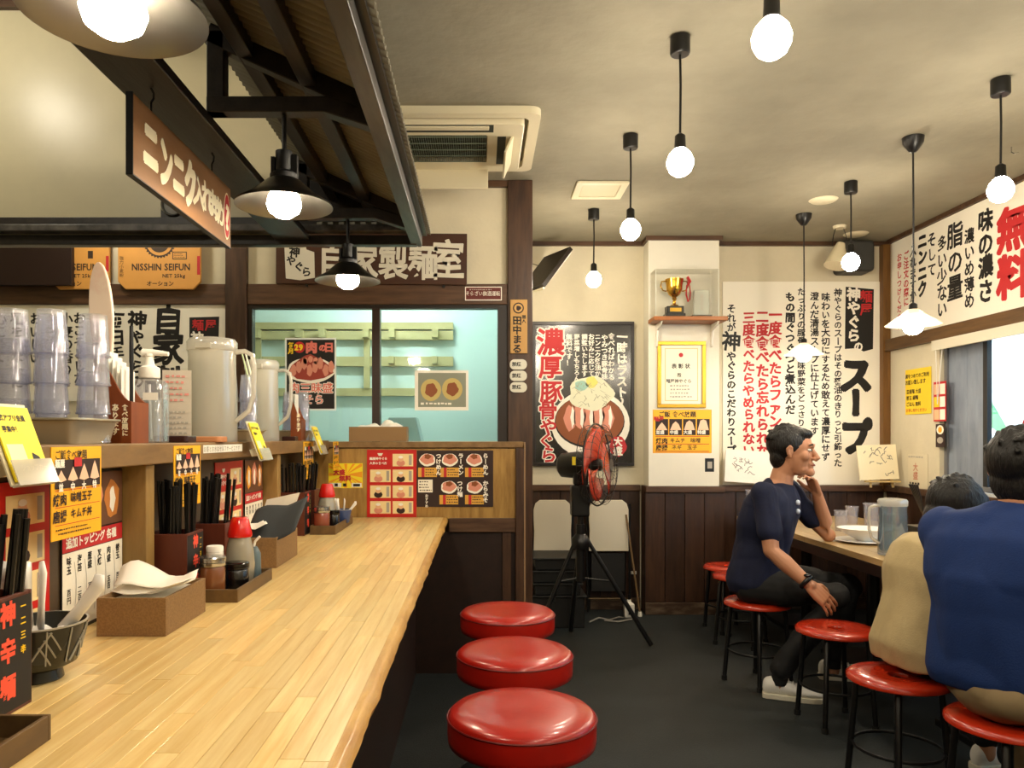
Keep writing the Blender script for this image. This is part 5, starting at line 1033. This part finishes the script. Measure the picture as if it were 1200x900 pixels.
hc = Vector((.10, -.02, HB-.0)); Mx = Matrix.Translation(hc) @ q
def FT(nm, g, m, par=ft, **k): return O(nm, g.xf(Mx), m, par, **k)
FT('motor', G().lathe([(.05, -.25), (.075, -.23), (.085, -.12), (.07, -.05), (.03, -.045)], 24), BLACK, smooth=50); O('yoke', G().box(-.045, .045, -.03, .03, .99, 1.12), BLACK, ft, bevel=.01)
RG = .25
for z_, r_ in ((-.045, RG*.97), (0, RG), (.045, RG*.97), (.07, RG*.75), (.08, RG*.4)): FT('guard_ring', G().tube([(r_*math.cos(a*R(7.5)), r_*math.sin(a*R(7.5)), z_) for a in range(48)], .0055 if r_ == RG else .0022, 6, closed=True), BLACK, smooth=60)
for a in range(0, 360, 12):
    c, s = math.cos(R(a)), math.sin(R(a)); FT('guard_wire', G().tube([(c*.03, s*.03, .085), (c*RG*.5, s*RG*.5, .078), (c*RG*.9, s*RG*.9, .055), (c*RG, s*RG, 0), (c*RG*.9, s*RG*.9, -.05), (c*.08, s*.08, -.06)], .0013, 4), BLACK)
RB = M('red_translucent_blade', 'd2452e', .2, coat=.5, alpha=.85)
for k in range(3):
    g = G(); vs = []; n1, n2 = 8, 8
    for i in range(n1+1):
        for j in range(n2+1):
            r_ = .035+(.225-.035)*i/n1; a = R(120*k+(-36-20*i/n1)+(72+74*math.sin(math.pi*.5*i/n1))*j/n2); vs.append((r_*math.cos(a), r_*math.sin(a), .025-.05*j/n2))
    g.add(vs, [(i*(n2+1)+j, i*(n2+1)+j+1, (i+1)*(n2+1)+j+1, (i+1)*(n2+1)+j) for i in range(n1) for j in range(n2)]); FT('blade', g, RB, smooth=180, solid=.003)
FT('hub', G().lathe([(.038, -.03), (.038, .02), (.02, .03), (.001, .03)], 24, cap=False), BLACK, smooth=50); FT('badge', G().lathe([(.035, .088), (.035, .09), (.001, .0905)], 20, cap=False), BLACK)
O('yellow_tag', G().box(-.012, .012, -.09, -.088, 0, .05).shift((-.05, .0, HB-.0)), LYEL, ft)
# ================================================================ two white folding chairs, crates, broom
for i, (x0, x1, l) in enumerate(((624, 671, 'left folded chair with cream rounded panel behind the fan'), (689, 738, 'right folded chair with cream rounded panel beside the pilaster'))):
    d = 5.60; kk = d/F; cx = (x0+x1)/2; t = T('folding_chair', l, 'chair', (px(cx, 700, d).x, d, 0), group='folded chairs against the wall'); wd = (x1-x0)*kk/2-.008; zb = wallz(646, d); ztp = wallz(586, d)
    O('panel', G().prism([(-wd, zb), (wd, zb), (wd*.97, zb+.15), (wd, zb+.22), (wd, ztp-.07), (wd*.9, ztp-.025), (wd*.68, ztp), (-wd*.68, ztp), (-wd*.9, ztp-.025), (-wd, ztp-.07), (-wd, zb+.22), (-wd*.97, zb+.15)], 0, .018), M('cream_panel', 'cfc6b0', .5), t, bevel=.004)
    for sx in (-1, 1): O('frame_tube', G().tube([(sx*(wd+.012), .03, ztp-.03), (sx*(wd+.012), .03, zb-.02), (sx*(wd+.008), .0, .01)], .009, 8), BLACK, t, smooth=60); O('rear_tube', G().tube([(sx*(wd-.01), .05, ztp-.1), (sx*(wd-.015), .10, .01)], .009, 8), BLACK, t, smooth=60)
    O('seat_panel', G().box(-wd+.02, wd-.02, .03, .045, zb-.30, zb-.02), M('black_pad', '141312', .5), t, bevel=.004); O('cross_tube', G().tube([(-wd, .02, zb-.35), (wd, .02, zb-.35)], .008, 8), M('brass_tube', '4a3a22', .3, metal=.5), t)
BC = M('black_crate', '0f0f0f', .5)
for i in range(4):
    z = .0 if i == 0 else .22+.085*(i-1); h = .22 if i == 0 else .083; wd = .20 if i == 0 else .185-.012*(i % 2)
    t = T('black_crate', ['large black bin on the floor behind the stools', 'lowest of the shallow black crates on the bin', 'second shallow black crate on the bin', 'topmost shallow black crate on the bin'][i], 'crate', (.52, 5.33, z), group='black crates stacked by the post')
    O('body', G().box(-wd+.02, wd-.02, -.17, .17, 0, h-.012), BC, t, bevel=.006); O('rim', G().box(-wd+.005, wd-.005, -.185, .185, h-.012, h-.001), BC, t, bevel=.003)
t = T('broom', 'thin stick with a pale tip leaning on the wall beside the pilaster', 'broom', px(750, 716, 5.5)); t.location.z = 0; O('stick', G().tube([(0, 0, .02), (-.08, .10, .72)], .007, 8), M('stick_wood', '6b5334', .5), t); O('tip', G().lathe([(.014, 0), (.016, .01), (.012, .035)], 12), WHITE, t, smooth=60)
t = T('detergent_bottle', 'small white bottle on the floor by the pilaster', 'bottle', (px(737, 716, 5.5).x, 5.5, 0)); O('bottle', sqlathe([(.032, 0), (.036, .005), (.036, .09), (.015, .105), (.012, .12)]), WHITE, t, smooth=40); O('label', G().box(-.01, .01, -.0385, -.037, .02, .07), INK, t); O('nozzle', G().tube([(0, 0, .12), (0, 0, .16)], .006, 8), BLACK, t)
O('power_cable', G().tube([(.75, 5.3, .008), (.83, 5.38, .02), (.9, 5.36, .008), (.98, 5.42, .015), (1.06, 5.38, .01), (.95, 5.3, .01), (.86, 5.33, .012)], .006, 6), M('pale_cable', '8c8880', .6), label='coiled pale cable on the floor beside the black bin', cat='cable', smooth=60)
t = T('wall_outlet', 'small white outlet low on the dark boards by the pilaster', 'outlet', px(741, 671, 5.72)); O('plate', G().box(-.03, .03, -.006, 0, -.012, .012), WHITE, t, bevel=.002)
# ================================================================ people
def flesh(name, g, mat, parent, vox=.006, it=6, folds=0., fs=9., loc=(0,0,0), **k):
    o = O('tmp', g, mat, None); r = o.modifiers.new('r', 'REMESH'); r.mode = 'VOXEL'; r.voxel_size = vox; s = o.modifiers.new('s', 'SMOOTH'); s.factor = .5; s.iterations = it
    me = bpy.data.meshes.new_from_object(o.evaluated_get(bpy.context.evaluated_depsgraph_get())); bpy.data.objects.remove(o)
    if folds:
        ns = [v.normal.copy() for v in me.vertices]
        for v, n in zip(me.vertices, ns):
            p = v.co; q = abs(mnoise.noise((p.x*fs, p.y*fs, p.z*fs*.55)))*1.6-.5+.5*mnoise.noise((p.x*fs*2.3, p.y*fs*2.3, p.z*fs*1.1)); v.co += n*(q*folds)
    me.materials.clear(); me.materials.append(mat); me.shade_smooth(); me.name = name
    n = bpy.data.objects.new(name, me); COL.objects.link(n); n.parent = parent; n.location = loc; tag(n, **k); return n
def loft(g, secs, f, n=28, e=2.3):
    """secs: (centre, half depth, half width); f forward in plan"""
    f = Vector((f[0], f[1], 0)).normalized(); l = Vector((-f.y, f.x, 0)); vs = []
    for i, (c, a, b) in enumerate(secs):
        c = Vector(c); nx = Vector(secs[min(i+1, len(secs)-1)][0]); pv = Vector(secs[max(i-1, 0)][0]); t = (nx-pv).normalized(); fw = (f-t*f.dot(t)).normalized()
        for j in range(n):
            q = 2*math.pi*j/n; cc, ss = math.cos(q), math.sin(q); vs.append(c+fw*(a*math.copysign(abs(cc)**(2/e), cc))+l*(b*math.copysign(abs(ss)**(2/e), ss)))
    k = len(secs); return g.add(vs, [(i*n+j, i*n+(j+1) % n, (i+1)*n+(j+1) % n, (i+1)*n+j) for i in range(k-1) for j in range(n)]+[tuple(range(n-1, -1, -1)), tuple((k-1)*n+j for j in range(n))])
def limb(g, pts, rs, n=14):
    g.tube(pts, rs, n)
    for p, r in zip(pts, rs): g.sphere(p, r*.99, 12, 8)
    return g
def hand(g, w, d, pn, side, k=1.0, curl=.5, spread=1.):
    """w wrist, d direction, pn palm normal (towards which fingers curl), side = +1/-1 thumb side along d x pn"""
    w = Vector(w); d = Vector(d).normalized(); pn = Vector(pn); pn = (pn-d*pn.dot(d)).normalized(); s = d.cross(pn)*side
    for q in (-.026, -.009, .009, .026): g.tube([w+s*q*.7*k, w+d*.045*k+s*q*k, w+d*.092*k+s*q*1.05*k], [.015*k, .0145*k, .012*k], 8)
    for q, L, r in ((-.030, .062, .0075), (-.0105, .076, .0085), (.0105, .080, .0088), (.031, .072, .0085)):
        p = w+d*.088*k+s*q*k*1.05; dd = d+s*(q*3*spread); dd.normalize(); P = [p]; ang = 0
        for i, fr in enumerate((.45, .32, .23)):
            ang += curl*(.5+.25*i); v = dd*math.cos(ang)+pn*math.sin(ang); P.append(P[-1]+v*L*fr*k)
        g.tube(P, [r*k, r*.97*k, r*.92*k, r*.78*k], 8); g.sphere(P[-1], r*.8*k, 8, 6)
    t0 = w+d*.022*k+s*.026*k+pn*.006*k; t1 = t0+(d*.6+s*.75+pn*.25).normalized()*.038*k; t2 = t1+(d*.95+s*.3+pn*.35).normalized()*.03*k; t3 = t2+(d*1+s*.1+pn*.4).normalized()*.022*k
    g.tube([t0, t1, t2, t3], [.015*k, .0115*k, .010*k, .008*k], 8); g.sphere(t3, .0082*k, 8, 6); return g
def head(g, c, f, up, k=1.0):
    c = Vector(c); up = Vector(up).normalized(); f = Vector(f); f = (f-up*f.dot(up)).normalized(); l = up.cross(f)
    M4 = Matrix.Translation(c) @ Matrix((f, l, up)).transposed().to_4x4() @ Matrix.Scale(k, 4); h = G()
    h.sphere((-.012, 0, .03), .1, 24, 16, (.98, .80, .88)).sphere((.018, 0, -.02), .075, 20, 14, (.92, .88, 1.15)).sphere((.035, 0, -.072), .045, 16, 10, (1.05, 1.05, .85))
    h.tube([(.082, 0, .022), (.098, 0, -.002), (.112, 0, -.022), (.098, 0, -.032)], [.009, .011, .014, .012], 10).sphere((.098, .012, -.027), .009, 8, 6).sphere((.098, -.012, -.027), .009, 8, 6)
    h.tube([(.072, -.040, .034), (.086, -.018, .037), (.088, .0, .033), (.086, .018, .037), (.072, .040, .034)], [.010, .011, .009, .011, .010], 8)
    h.tube([(.078, -.024, -.052), (.090, -.010, -.050), (.092, 0, -.0515), (.090, .010, -.050), (.078, .024, -.052)], [.005, .0075, .007, .0075, .005], 8).tube([(.078, -.020, -.062), (.089, 0, -.064), (.078, .020, -.062)], [.006, .009, .006], 8)
    h.sphere((.082, 0, -.090), .022, 12, 8).sphere((.058, .042, -.015), .026, 12, 8).sphere((.058, -.042, -.015), .026, 12, 8)
    for s in (1, -1): h.tube([(.002, s*.076, -.025), (-.006, s*.086, -.008), (-.010, s*.092, .014), (.000, s*.089, .028), (.008, s*.079, .018)], [.008, .008, .009, .008, .006], 8).sphere((-.002, s*.08, .002), .02, 10, 8, (.7, .35, 1.1))
    h.xf(M4); g.add(h.v, h.f); return M4
EYE = M('eye_white', 'e8e4dc', .2); IRIS = M('eye_dark', '1a100a', .15); LIP = M('lip', '9c5a4c', .5); HAIR = M('black_hair', '0c0a09', .5, var=.3, scale=40, stretch=(1, 1, .25), bump=.7, bscale=120)
def face_parts(par, M4, hairvol=1.0, long=0., seed=1):
    for s in (1, -1):
        O('eye', G().sphere((.0765, s*.031, .014), .0115, 12, 8, (1, 1.1, .5)).xf(M4), EYE, par, smooth=180); O('iris', G().sphere((.0845, s*.031, .014), .0058, 10, 8).xf(M4), IRIS, par, smooth=180)
        O('eyebrow', G().tube([(.088, s*.016, .036), (.090, s*.032, .041), (.076, s*.050, .036)], [.003, .0042, .002], 6).xf(M4), HAIR, par, smooth=180)
    O('lips', G().tube([(.083, -.020, -.0565), (.097, -.007, -.0548), (.0985, 0, -.0563), (.097, .007, -.0548), (.083, .020, -.0565)], [.002, .0045, .0045, .0045, .002], 8).xf(M4), LIP, par, smooth=180)
    h = G(); h.sphere((-.024, 0, .042), .1*hairvol, 28, 20, (1.0, .90, .93)).sphere((.030, 0, .088), .05*hairvol, 16, 10, (1.15, 1.25, .6)).sphere((-.055, 0, -.02-long), .066, 16, 12, (.75, 1.08, 1.1))
    rr = random.Random(seed)
    for i in range(46):
        a = rr.uniform(0, 6.28); e = rr.uniform(.15, 1.45); p = Vector((-.024+.094*hairvol*math.cos(e)*math.cos(a), .086*hairvol*math.cos(e)*math.sin(a), .042+.090*hairvol*math.sin(e)))
        if p.x > .045 and p.z < .085: continue
        n = (p-Vector((-.024, 0, .03))).normalized(); h.tube([p-n*.01, p+n*.003+Vector((-.012, 0, .003)), p+n*.003+Vector((-.022, 0, -.007))], [.010, .007, .003], 6)
    h.xf(M4); flesh('hair', h, HAIR, par, .006, 3, .0015, 40.)
def body_torso(g, P, C, N, f, k=1., e=0.):
    P, C, N = Vector(P), Vector(C), Vector(N); dn = (C-P)
    S = [(P-Vector((0, 0, .05)), .115, .165), (P+dn*.0, .13, .18), (P+dn*.35, .122, .168), (P+dn*.65, .115, .160), (C-(C-P)*.1, .125, .180), (C+(N-C)*.35, .122, .195), (C+(N-C)*.68, .095, .175), (C+(N-C)*.88, .066, .105), (N, .052, .06)]
    return loft(g, [(c, (a+e)*k, (b+e)*k) for c, a, b in S], f)
def shoe(par, heel, toe, k=1.0, nm='shoe'):
    h = Vector(heel); t = Vector(toe); d = (t-h); L = d.length; d.normalize(); s = d.cross(Vector((0, 0, 1))).normalized(); g = G(); W = M('white_leather', 'e6e4de', .45)
    def pt(u, v, w): return h+d*(u*L)+s*v+Vector((0, 0, w))
    up = G()
    for u, wd, ht in ((.08, .033, .085), (.22, .036, .082), (.38, .036, .075), (.52, .040, .062), (.66, .044, .05), (.80, .043, .042), (.93, .034, .034)): up.sphere(pt(u, 0, ht*.5+.018), 1, 14, 10, (.05, .05, .05)); n_ = len(up.v); up.v[n_-126-2:] = up.v[n_-126-2:] 
    up = G(); secs = ((.0, .018, .06), (.05, .031, .086), (.2, .036, .090), (.34, .037, .084), (.48, .040, .068), (.64, .045, .052), (.80, .045, .044), (.93, .036, .036), (1.0, .014, .026)); n = 16; vs = []
    for u, wd, ht in secs:
        for j in range(n): a = 2*math.pi*j/n; vs.append(pt(u, wd*math.cos(a), .018+ht*.5+ht*.5*math.sin(a)))
    up.add(vs, [(i*n+j, i*n+(j+1) % n, (i+1)*n+(j+1) % n, (i+1)*n+j) for i in range(len(secs)-1) for j in range(n)]+[tuple(range(n-1, -1, -1)), tuple((len(secs)-1)*n+j for j in range(n))])
    sh = O(nm, up, W, par, smooth=180, sub=1)
    so = G(); vs = []
    for z in (.001, .026):
        for u, wd in ((.0, .022), (.06, .034), (.25, .037), (.45, .040), (.65, .047), (.82, .046), (.94, .036), (1.01, .016)): vs.append(pt(u, wd+.002, z))
        for u, wd in reversed(((.0, .022), (.06, .034), (.25, .037), (.45, .040), (.65, .047), (.82, .046), (.94, .036), (1.01, .016))): vs.append(pt(u, -wd-.002, z))
    so.add(vs, [tuple(range(16)), tuple(range(31, 15, -1))]+[(i, (i+1) % 16, 16+(i+1) % 16, 16+i) for i in range(16)]); O('sole', so, M('sole_cream', 'd6cfbc', .6), sh, bevel=.003)
    for i in range(4): u = .42+.075*i; z = .018+(.078, .068, .060, .054)[i]; O('lace', G().tube([pt(u, -.022, z-.006), pt(u+.01, 0, z+.003), pt(u, .022, z-.006)], .003, 6), WHITE, sh)
    return sh
SKIN = M('skin', 'b98464', .5, var=.05, scale=9, bump=.04, bscale=150, spec=.4)
# ---- man in navy at the table
A = T('person', 'man in navy t-shirt on a red stool, cheek on hand, elbow on the table', 'person', (1.45, 4.02, 0)); oA = Vector((-1.45, -4.02, 0))
f = Vector((.82, -.57, 0)); l = Vector((.57, .82, 0)); P = Vector((1.455, 4.04, .53)); C = Vector((1.50, 4.02, .85)); N = Vector((1.565, 3.99, 1.07))
SR = C+f*.035-l*.185+Vector((0, 0, .148)); SL = C+f*.05+l*.185+Vector((0, 0, .148))
ER = Vector((1.43, 3.775, .725)); WR = Vector((1.572, 3.66, .575)); EL = Vector((1.885, 4.16, .752)); WL = Vector((1.775, 4.05, .985))
HC = Vector((1.612, 3.965, 1.205)); hf = Vector((.86, -.50, -.12))
HipR, HipL = P-l*.10+Vector((0,0,-.005)), P+l*.10+Vector((0,0,-.005)); KR_, KL = Vector((1.745, 3.765, .505)), Vector((1.93, 4.03, .50)); AR, AL = Vector((1.47, 3.77, .115)), Vector((1.865, 4.06, .11))
def mk(g): return g.shift(oA)
g = G(); body_torso(g, P, C, N, f, .74); limb(g, [N-Vector((.01, 0, .05)), N+Vector((.008, 0, .03)), HC-Vector((.01, 0, .05))], [.062, .056, .055])
limb(g, [SR-Vector((0, 0, .03)), SR.lerp(ER, .45), ER, ER.lerp(WR, .35), WR], [.050, .046, .040, .041, .027]); limb(g, [SL-Vector((0, 0, .03)), SL.lerp(EL, .5), EL, EL.lerp(WL, .35), WL], [.050, .046, .038, .040, .027])
hand(g, WR, Vector((.085, -.02, -.085)), Vector((-.2, .8, -.4)), 1, 1.05, .35, 1.4); hand(g, WL, (HC+Vector((.055, .02, -.02)))-WL, Vector((-.8, -.3, .2)), -1, .98, .75, .3)
M4 = head(g, HC, hf, (.05, 0, 1), 1.08)
for a_, b_, c_ in ((HipR, KR_, AR), (HipL, KL, AL)): limb(g, [a_, b_, b_.lerp(c_, .4), c_, c_-Vector((0, 0, .06))], [.06, .045, .045, .034, .032])
flesh('body', mk(g), SKIN, A, .0045, 3)
NV = M('navy_cotton', '0b1330', .85, var=.15, scale=30, bump=.15, bscale=200)
g = G(); body_torso(g, P, C, N-Vector((.005, 0, .02)), f, 1.0, .018); limb(g, [SR, SR.lerp(ER, .35), SR.lerp(ER, .66)], [.064, .062, .062]); limb(g, [SL, SL.lerp(EL, .35), SL.lerp(EL, .6)], [.064, .062, .062]); g.sphere(SR, .064, 14, 10).sphere(SL, .064, 14, 10)
sh = flesh('shirt', mk(g), NV, A, .008, 7, .012, 8.)
MA = Matrix.Translation(oA) @ M4
face_parts(A, MA, 1.0, 0, 3)
g = G()
for a_, b_, c_ in ((HipR, KR_, AR), (HipL, KL, AL)): limb(g, [a_, a_.lerp(b_, .5), b_, b_.lerp(c_, .4), c_+Vector((0, 0, .03))], [.098, .088, .070, .066, .055])
g.sphere(P-Vector((0, 0, .01)), .14, 18, 12, (1, 1.15, .7)); flesh('trousers', mk(g), M('black_trousers', '0a0b0d', .8), A, .008, 6, .010, 10.)
shoe(A, Vector((1.395, 3.80, 0))+oA, Vector((1.66, 3.71, 0))+oA); shoe(A, Vector((1.80, 4.09, 0))+oA, Vector((2.09, 4.04, 0))+oA)
for a_ in (AR, AL): O('sock', G().tube([a_-Vector((0, 0, .045))+oA, a_-Vector((0, 0, .0))+oA], [.038, .039], 14), BLKMT, A, smooth=50)
wd = (WR-ER).normalized(); u = wd.cross(Vector((0, 0, 1))).normalized(); v_ = wd.cross(u); wc = ER.lerp(WR, .90)+oA
wt = O('wristwatch', G().tube([wc+u*(.034*math.cos(q*R(15)))+v_*(.034*math.sin(q*R(15))) for q in range(24)], .008, 8, closed=True, sc=(1.0, 1.4)), BLACK, A, smooth=60); O('watch_face', G().sphere(wc+Vector((0, -.012, .034)), .019, 14, 8, (1, 1, .45)), M('watch_glass', '14161a', .1), wt, smooth=60)
for dz in (.0, -.045): 
    c0 = C+f*.158-l*.02+Vector((0, 0, .10+dz))+oA; O('shirt_mark', G().sphere(c0, .013, 8, 6, (.9, 1, 1.1)), M('white_mark', 'c9d3e6', .7), sh)
# ---- person in beige, bent over the table, seen from behind
B = T('person', 'person in a loose beige shirt bent over the table, seen from behind', 'person', (1.52, 2.77, 0)); oB = Vector((-1.52, -2.77, 0))
f = Vector((.97, .22, 0)).normalized(); l = Vector((-f.y, f.x, 0)); P = Vector((1.595, 2.77, .545)); C = Vector((1.665, 2.80, .775)); N = Vector((1.775, 2.86, .90)); HC = Vector((1.785, 2.885, .995))
SR = C+f*.07-l*.17+Vector((0, 0, .055)); SL = C+f*.07+l*.17+Vector((0, 0, .055)); ER, EL = SR+f*.22+Vector((0, -.02, -.15)), SL+f*.22+Vector((0, .02, -.15)); WR, WL = ER+f*.21+l*.06+Vector((0, 0, .03)), EL+f*.21-l*.06+Vector((0, 0, .03))
ER.z = max(ER.z, .77); EL.z = max(EL.z, .77); WR.z = WL.z = .80
g = G(); body_torso(g, P, C, N, f, .72); limb(g, [N-f*.03-Vector((0, 0, .03)), N+Vector((0, 0, .01)), HC-f*.02-Vector((0, 0, .03))], [.06, .055, .055])
for S_, E_, W_, sd in ((SR, ER, WR, 1), (SL, EL, WL, -1)): limb(g, [S_, S_.lerp(E_, .5), E_, E_.lerp(W_, .35), W_], [.048, .044, .038, .038, .026]); hand(g, W_, f-Vector((0, 0, .15)), (0, 0, -1), sd, 1, .4)
M4 = head(g, HC, f+Vector((0, 0, -.75)), (.55, .1, 1), 1.0); HR, HL = P-l*.10, P+l*.10; KR_, KL = HR+f*.38+Vector((0, 0, -.03)), HL+f*.38+Vector((0, 0, -.03)); AR, AL = KR_+Vector((-.08, 0, -.40)), KL+Vector((.0, 0, -.40))
for a_, b_, c_ in ((HR, KR_, AR), (HL, KL, AL)): limb(g, [a_, b_, b_.lerp(c_, .4), c_, c_-Vector((0, 0, .05))], [.06, .045, .045, .034, .032])
flesh('body', g.shift(oB), SKIN, B, .0055, 3)
BG = M('beige_linen', 'b3a076', .85, var=.05, scale=30, bump=.15, bscale=180)
g = G(); body_torso(g, P-Vector((0, 0, .03)), C, N-f*.01, f, 1.0, .02); g.sphere(SR, .07, 14, 10).sphere(SL, .07, 14, 10)
for S_, E_ in ((SR, ER), (SL, EL)): limb(g, [S_, S_.lerp(E_, .4), S_.lerp(E_, .8)], [.07, .068, .066])
flesh('shirt', g.shift(oB), BG, B, .009, 8, .016, 6.)
face_parts(B, Matrix.Translation(oB) @ M4, 1.05, .01, 5)
g = G()
for a_, b_, c_ in ((HR, KR_, AR), (HL, KL, AL)): limb(g, [a_, a_.lerp(b_, .5), b_, b_.lerp(c_, .4), c_+Vector((0, 0, .02))], [.092, .085, .068, .062, .052])
g.sphere(P-Vector((0, 0, .02)), .13, 18, 12, (1, 1.15, .65)); flesh('trousers', g.shift(oB), M('dark_trousers', '17181c', .8), B, .009, 6, .008, 10.)
shoe(B, AR-Vector((.05, 0, AR.z))+oB, AR+f*.21-Vector((0, 0, AR.z))+oB); shoe(B, AL-Vector((.05, 0, AL.z))+oB, AL+f*.21-Vector((0, 0, AL.z))+oB)
# ---- person in the blue t-shirt, nearest, seen from behind
D = T('person', 'person in bright blue t-shirt seen from behind at the right edge', 'person', (1.60, 2.33, 0)); oD = Vector((-1.60, -2.33, 0))
f = Vector((.82, .57, 0)).normalized(); l = Vector((-f.y, f.x, 0)); P = Vector((1.60, 2.33, .545)); C = Vector((1.585, 2.33, .87)); N = Vector((1.66, 2.36, 1.065)); HC = Vector((1.695, 2.385, 1.17))
SR = C+f*.02-l*.175+Vector((0, 0, .10)); SL = C+f*.02+l*.175+Vector((0, 0, .10)); ER, EL = SR+f*.20+Vector((0, 0, -.22)), SL+f*.20+Vector((0, 0, -.22)); WR, WL = ER+f*.20+l*.08+Vector((0, 0, .03)), EL+f*.18-l*.10+Vector((0, 0, .03))
g = G(); body_torso(g, P, C, N, f, .74); limb(g, [N-Vector((0, 0, .05)), N+Vector((0, 0, .03)), HC-Vector((.0, 0, .05))], [.064, .058, .058])
for S_, E_, W_, sd in ((SR, ER, WR, 1), (SL, EL, WL, -1)): limb(g, [S_, S_.lerp(E_, .5), E_, E_.lerp(W_, .35), W_], [.052, .048, .040, .040, .028]); hand(g, W_, f-Vector((0, 0, .1)), (0, 0, -1), sd, 1, .4)
M4 = head(g, HC, Vector((.8, .55, -.1)), (0, 0, 1), 1.1); HR, HL = P-l*.10, P+l*.10; KR_, KL = HR+f*.40+Vector((0, -.03, -.03)), HL+f*.36+Vector((0, 0, -.03)); AR, AL = KR_+Vector((.0, 0, -.40)), KL+Vector((.05, 0, -.40))
for a_, b_, c_ in ((HR, KR_, AR), (HL, KL, AL)): limb(g, [a_, b_, b_.lerp(c_, .4), c_, c_-Vector((0, 0, .05))], [.06, .045, .045, .034, .032])
flesh('body', g.shift(oD), SKIN, D, .0055, 3)
BT = M('blue_cotton', '0c2b62', .85, var=.08, scale=30, bump=.15, bscale=200)
g = G(); body_torso(g, P+Vector((0, 0, .02)), C, N-Vector((0, 0, .0)), f, 1.08, .024); g.sphere(SR, .078, 14, 10).sphere(SL, .078, 14, 10)
for S_, E_ in ((SR, ER), (SL, EL)): limb(g, [S_, S_.lerp(E_, .4), S_.lerp(E_, .75)], [.076, .072, .07])
flesh('shirt', g.shift(oD), BT, D, .009, 8, .014, 6.)
face_parts(D, Matrix.Translation(oD) @ M4, 1.0, 0, 7)
g = G()
for a_, b_, c_ in ((HR, KR_, AR), (HL, KL, AL)): limb(g, [a_, a_.lerp(b_, .5), b_, b_.lerp(c_, .4), c_+Vector((0, 0, .02))], [.095, .086, .068, .062, .052])
g.sphere(P-Vector((0, 0, .02)), .15, 18, 12, (1.08, 1.28, .66)); flesh('trousers', g.shift(oD), M('khaki_trousers', '857354', .8), D, .009, 6, .008, 10.)
shoe(D, AR-Vector((.05, 0, AR.z))+oD, AR+f*.21-Vector((0, 0, AR.z))+oD); shoe(D, AL-Vector((.05, 0, AL.z))+oD, AL+f*.21-Vector((0, 0, AL.z))+oD)
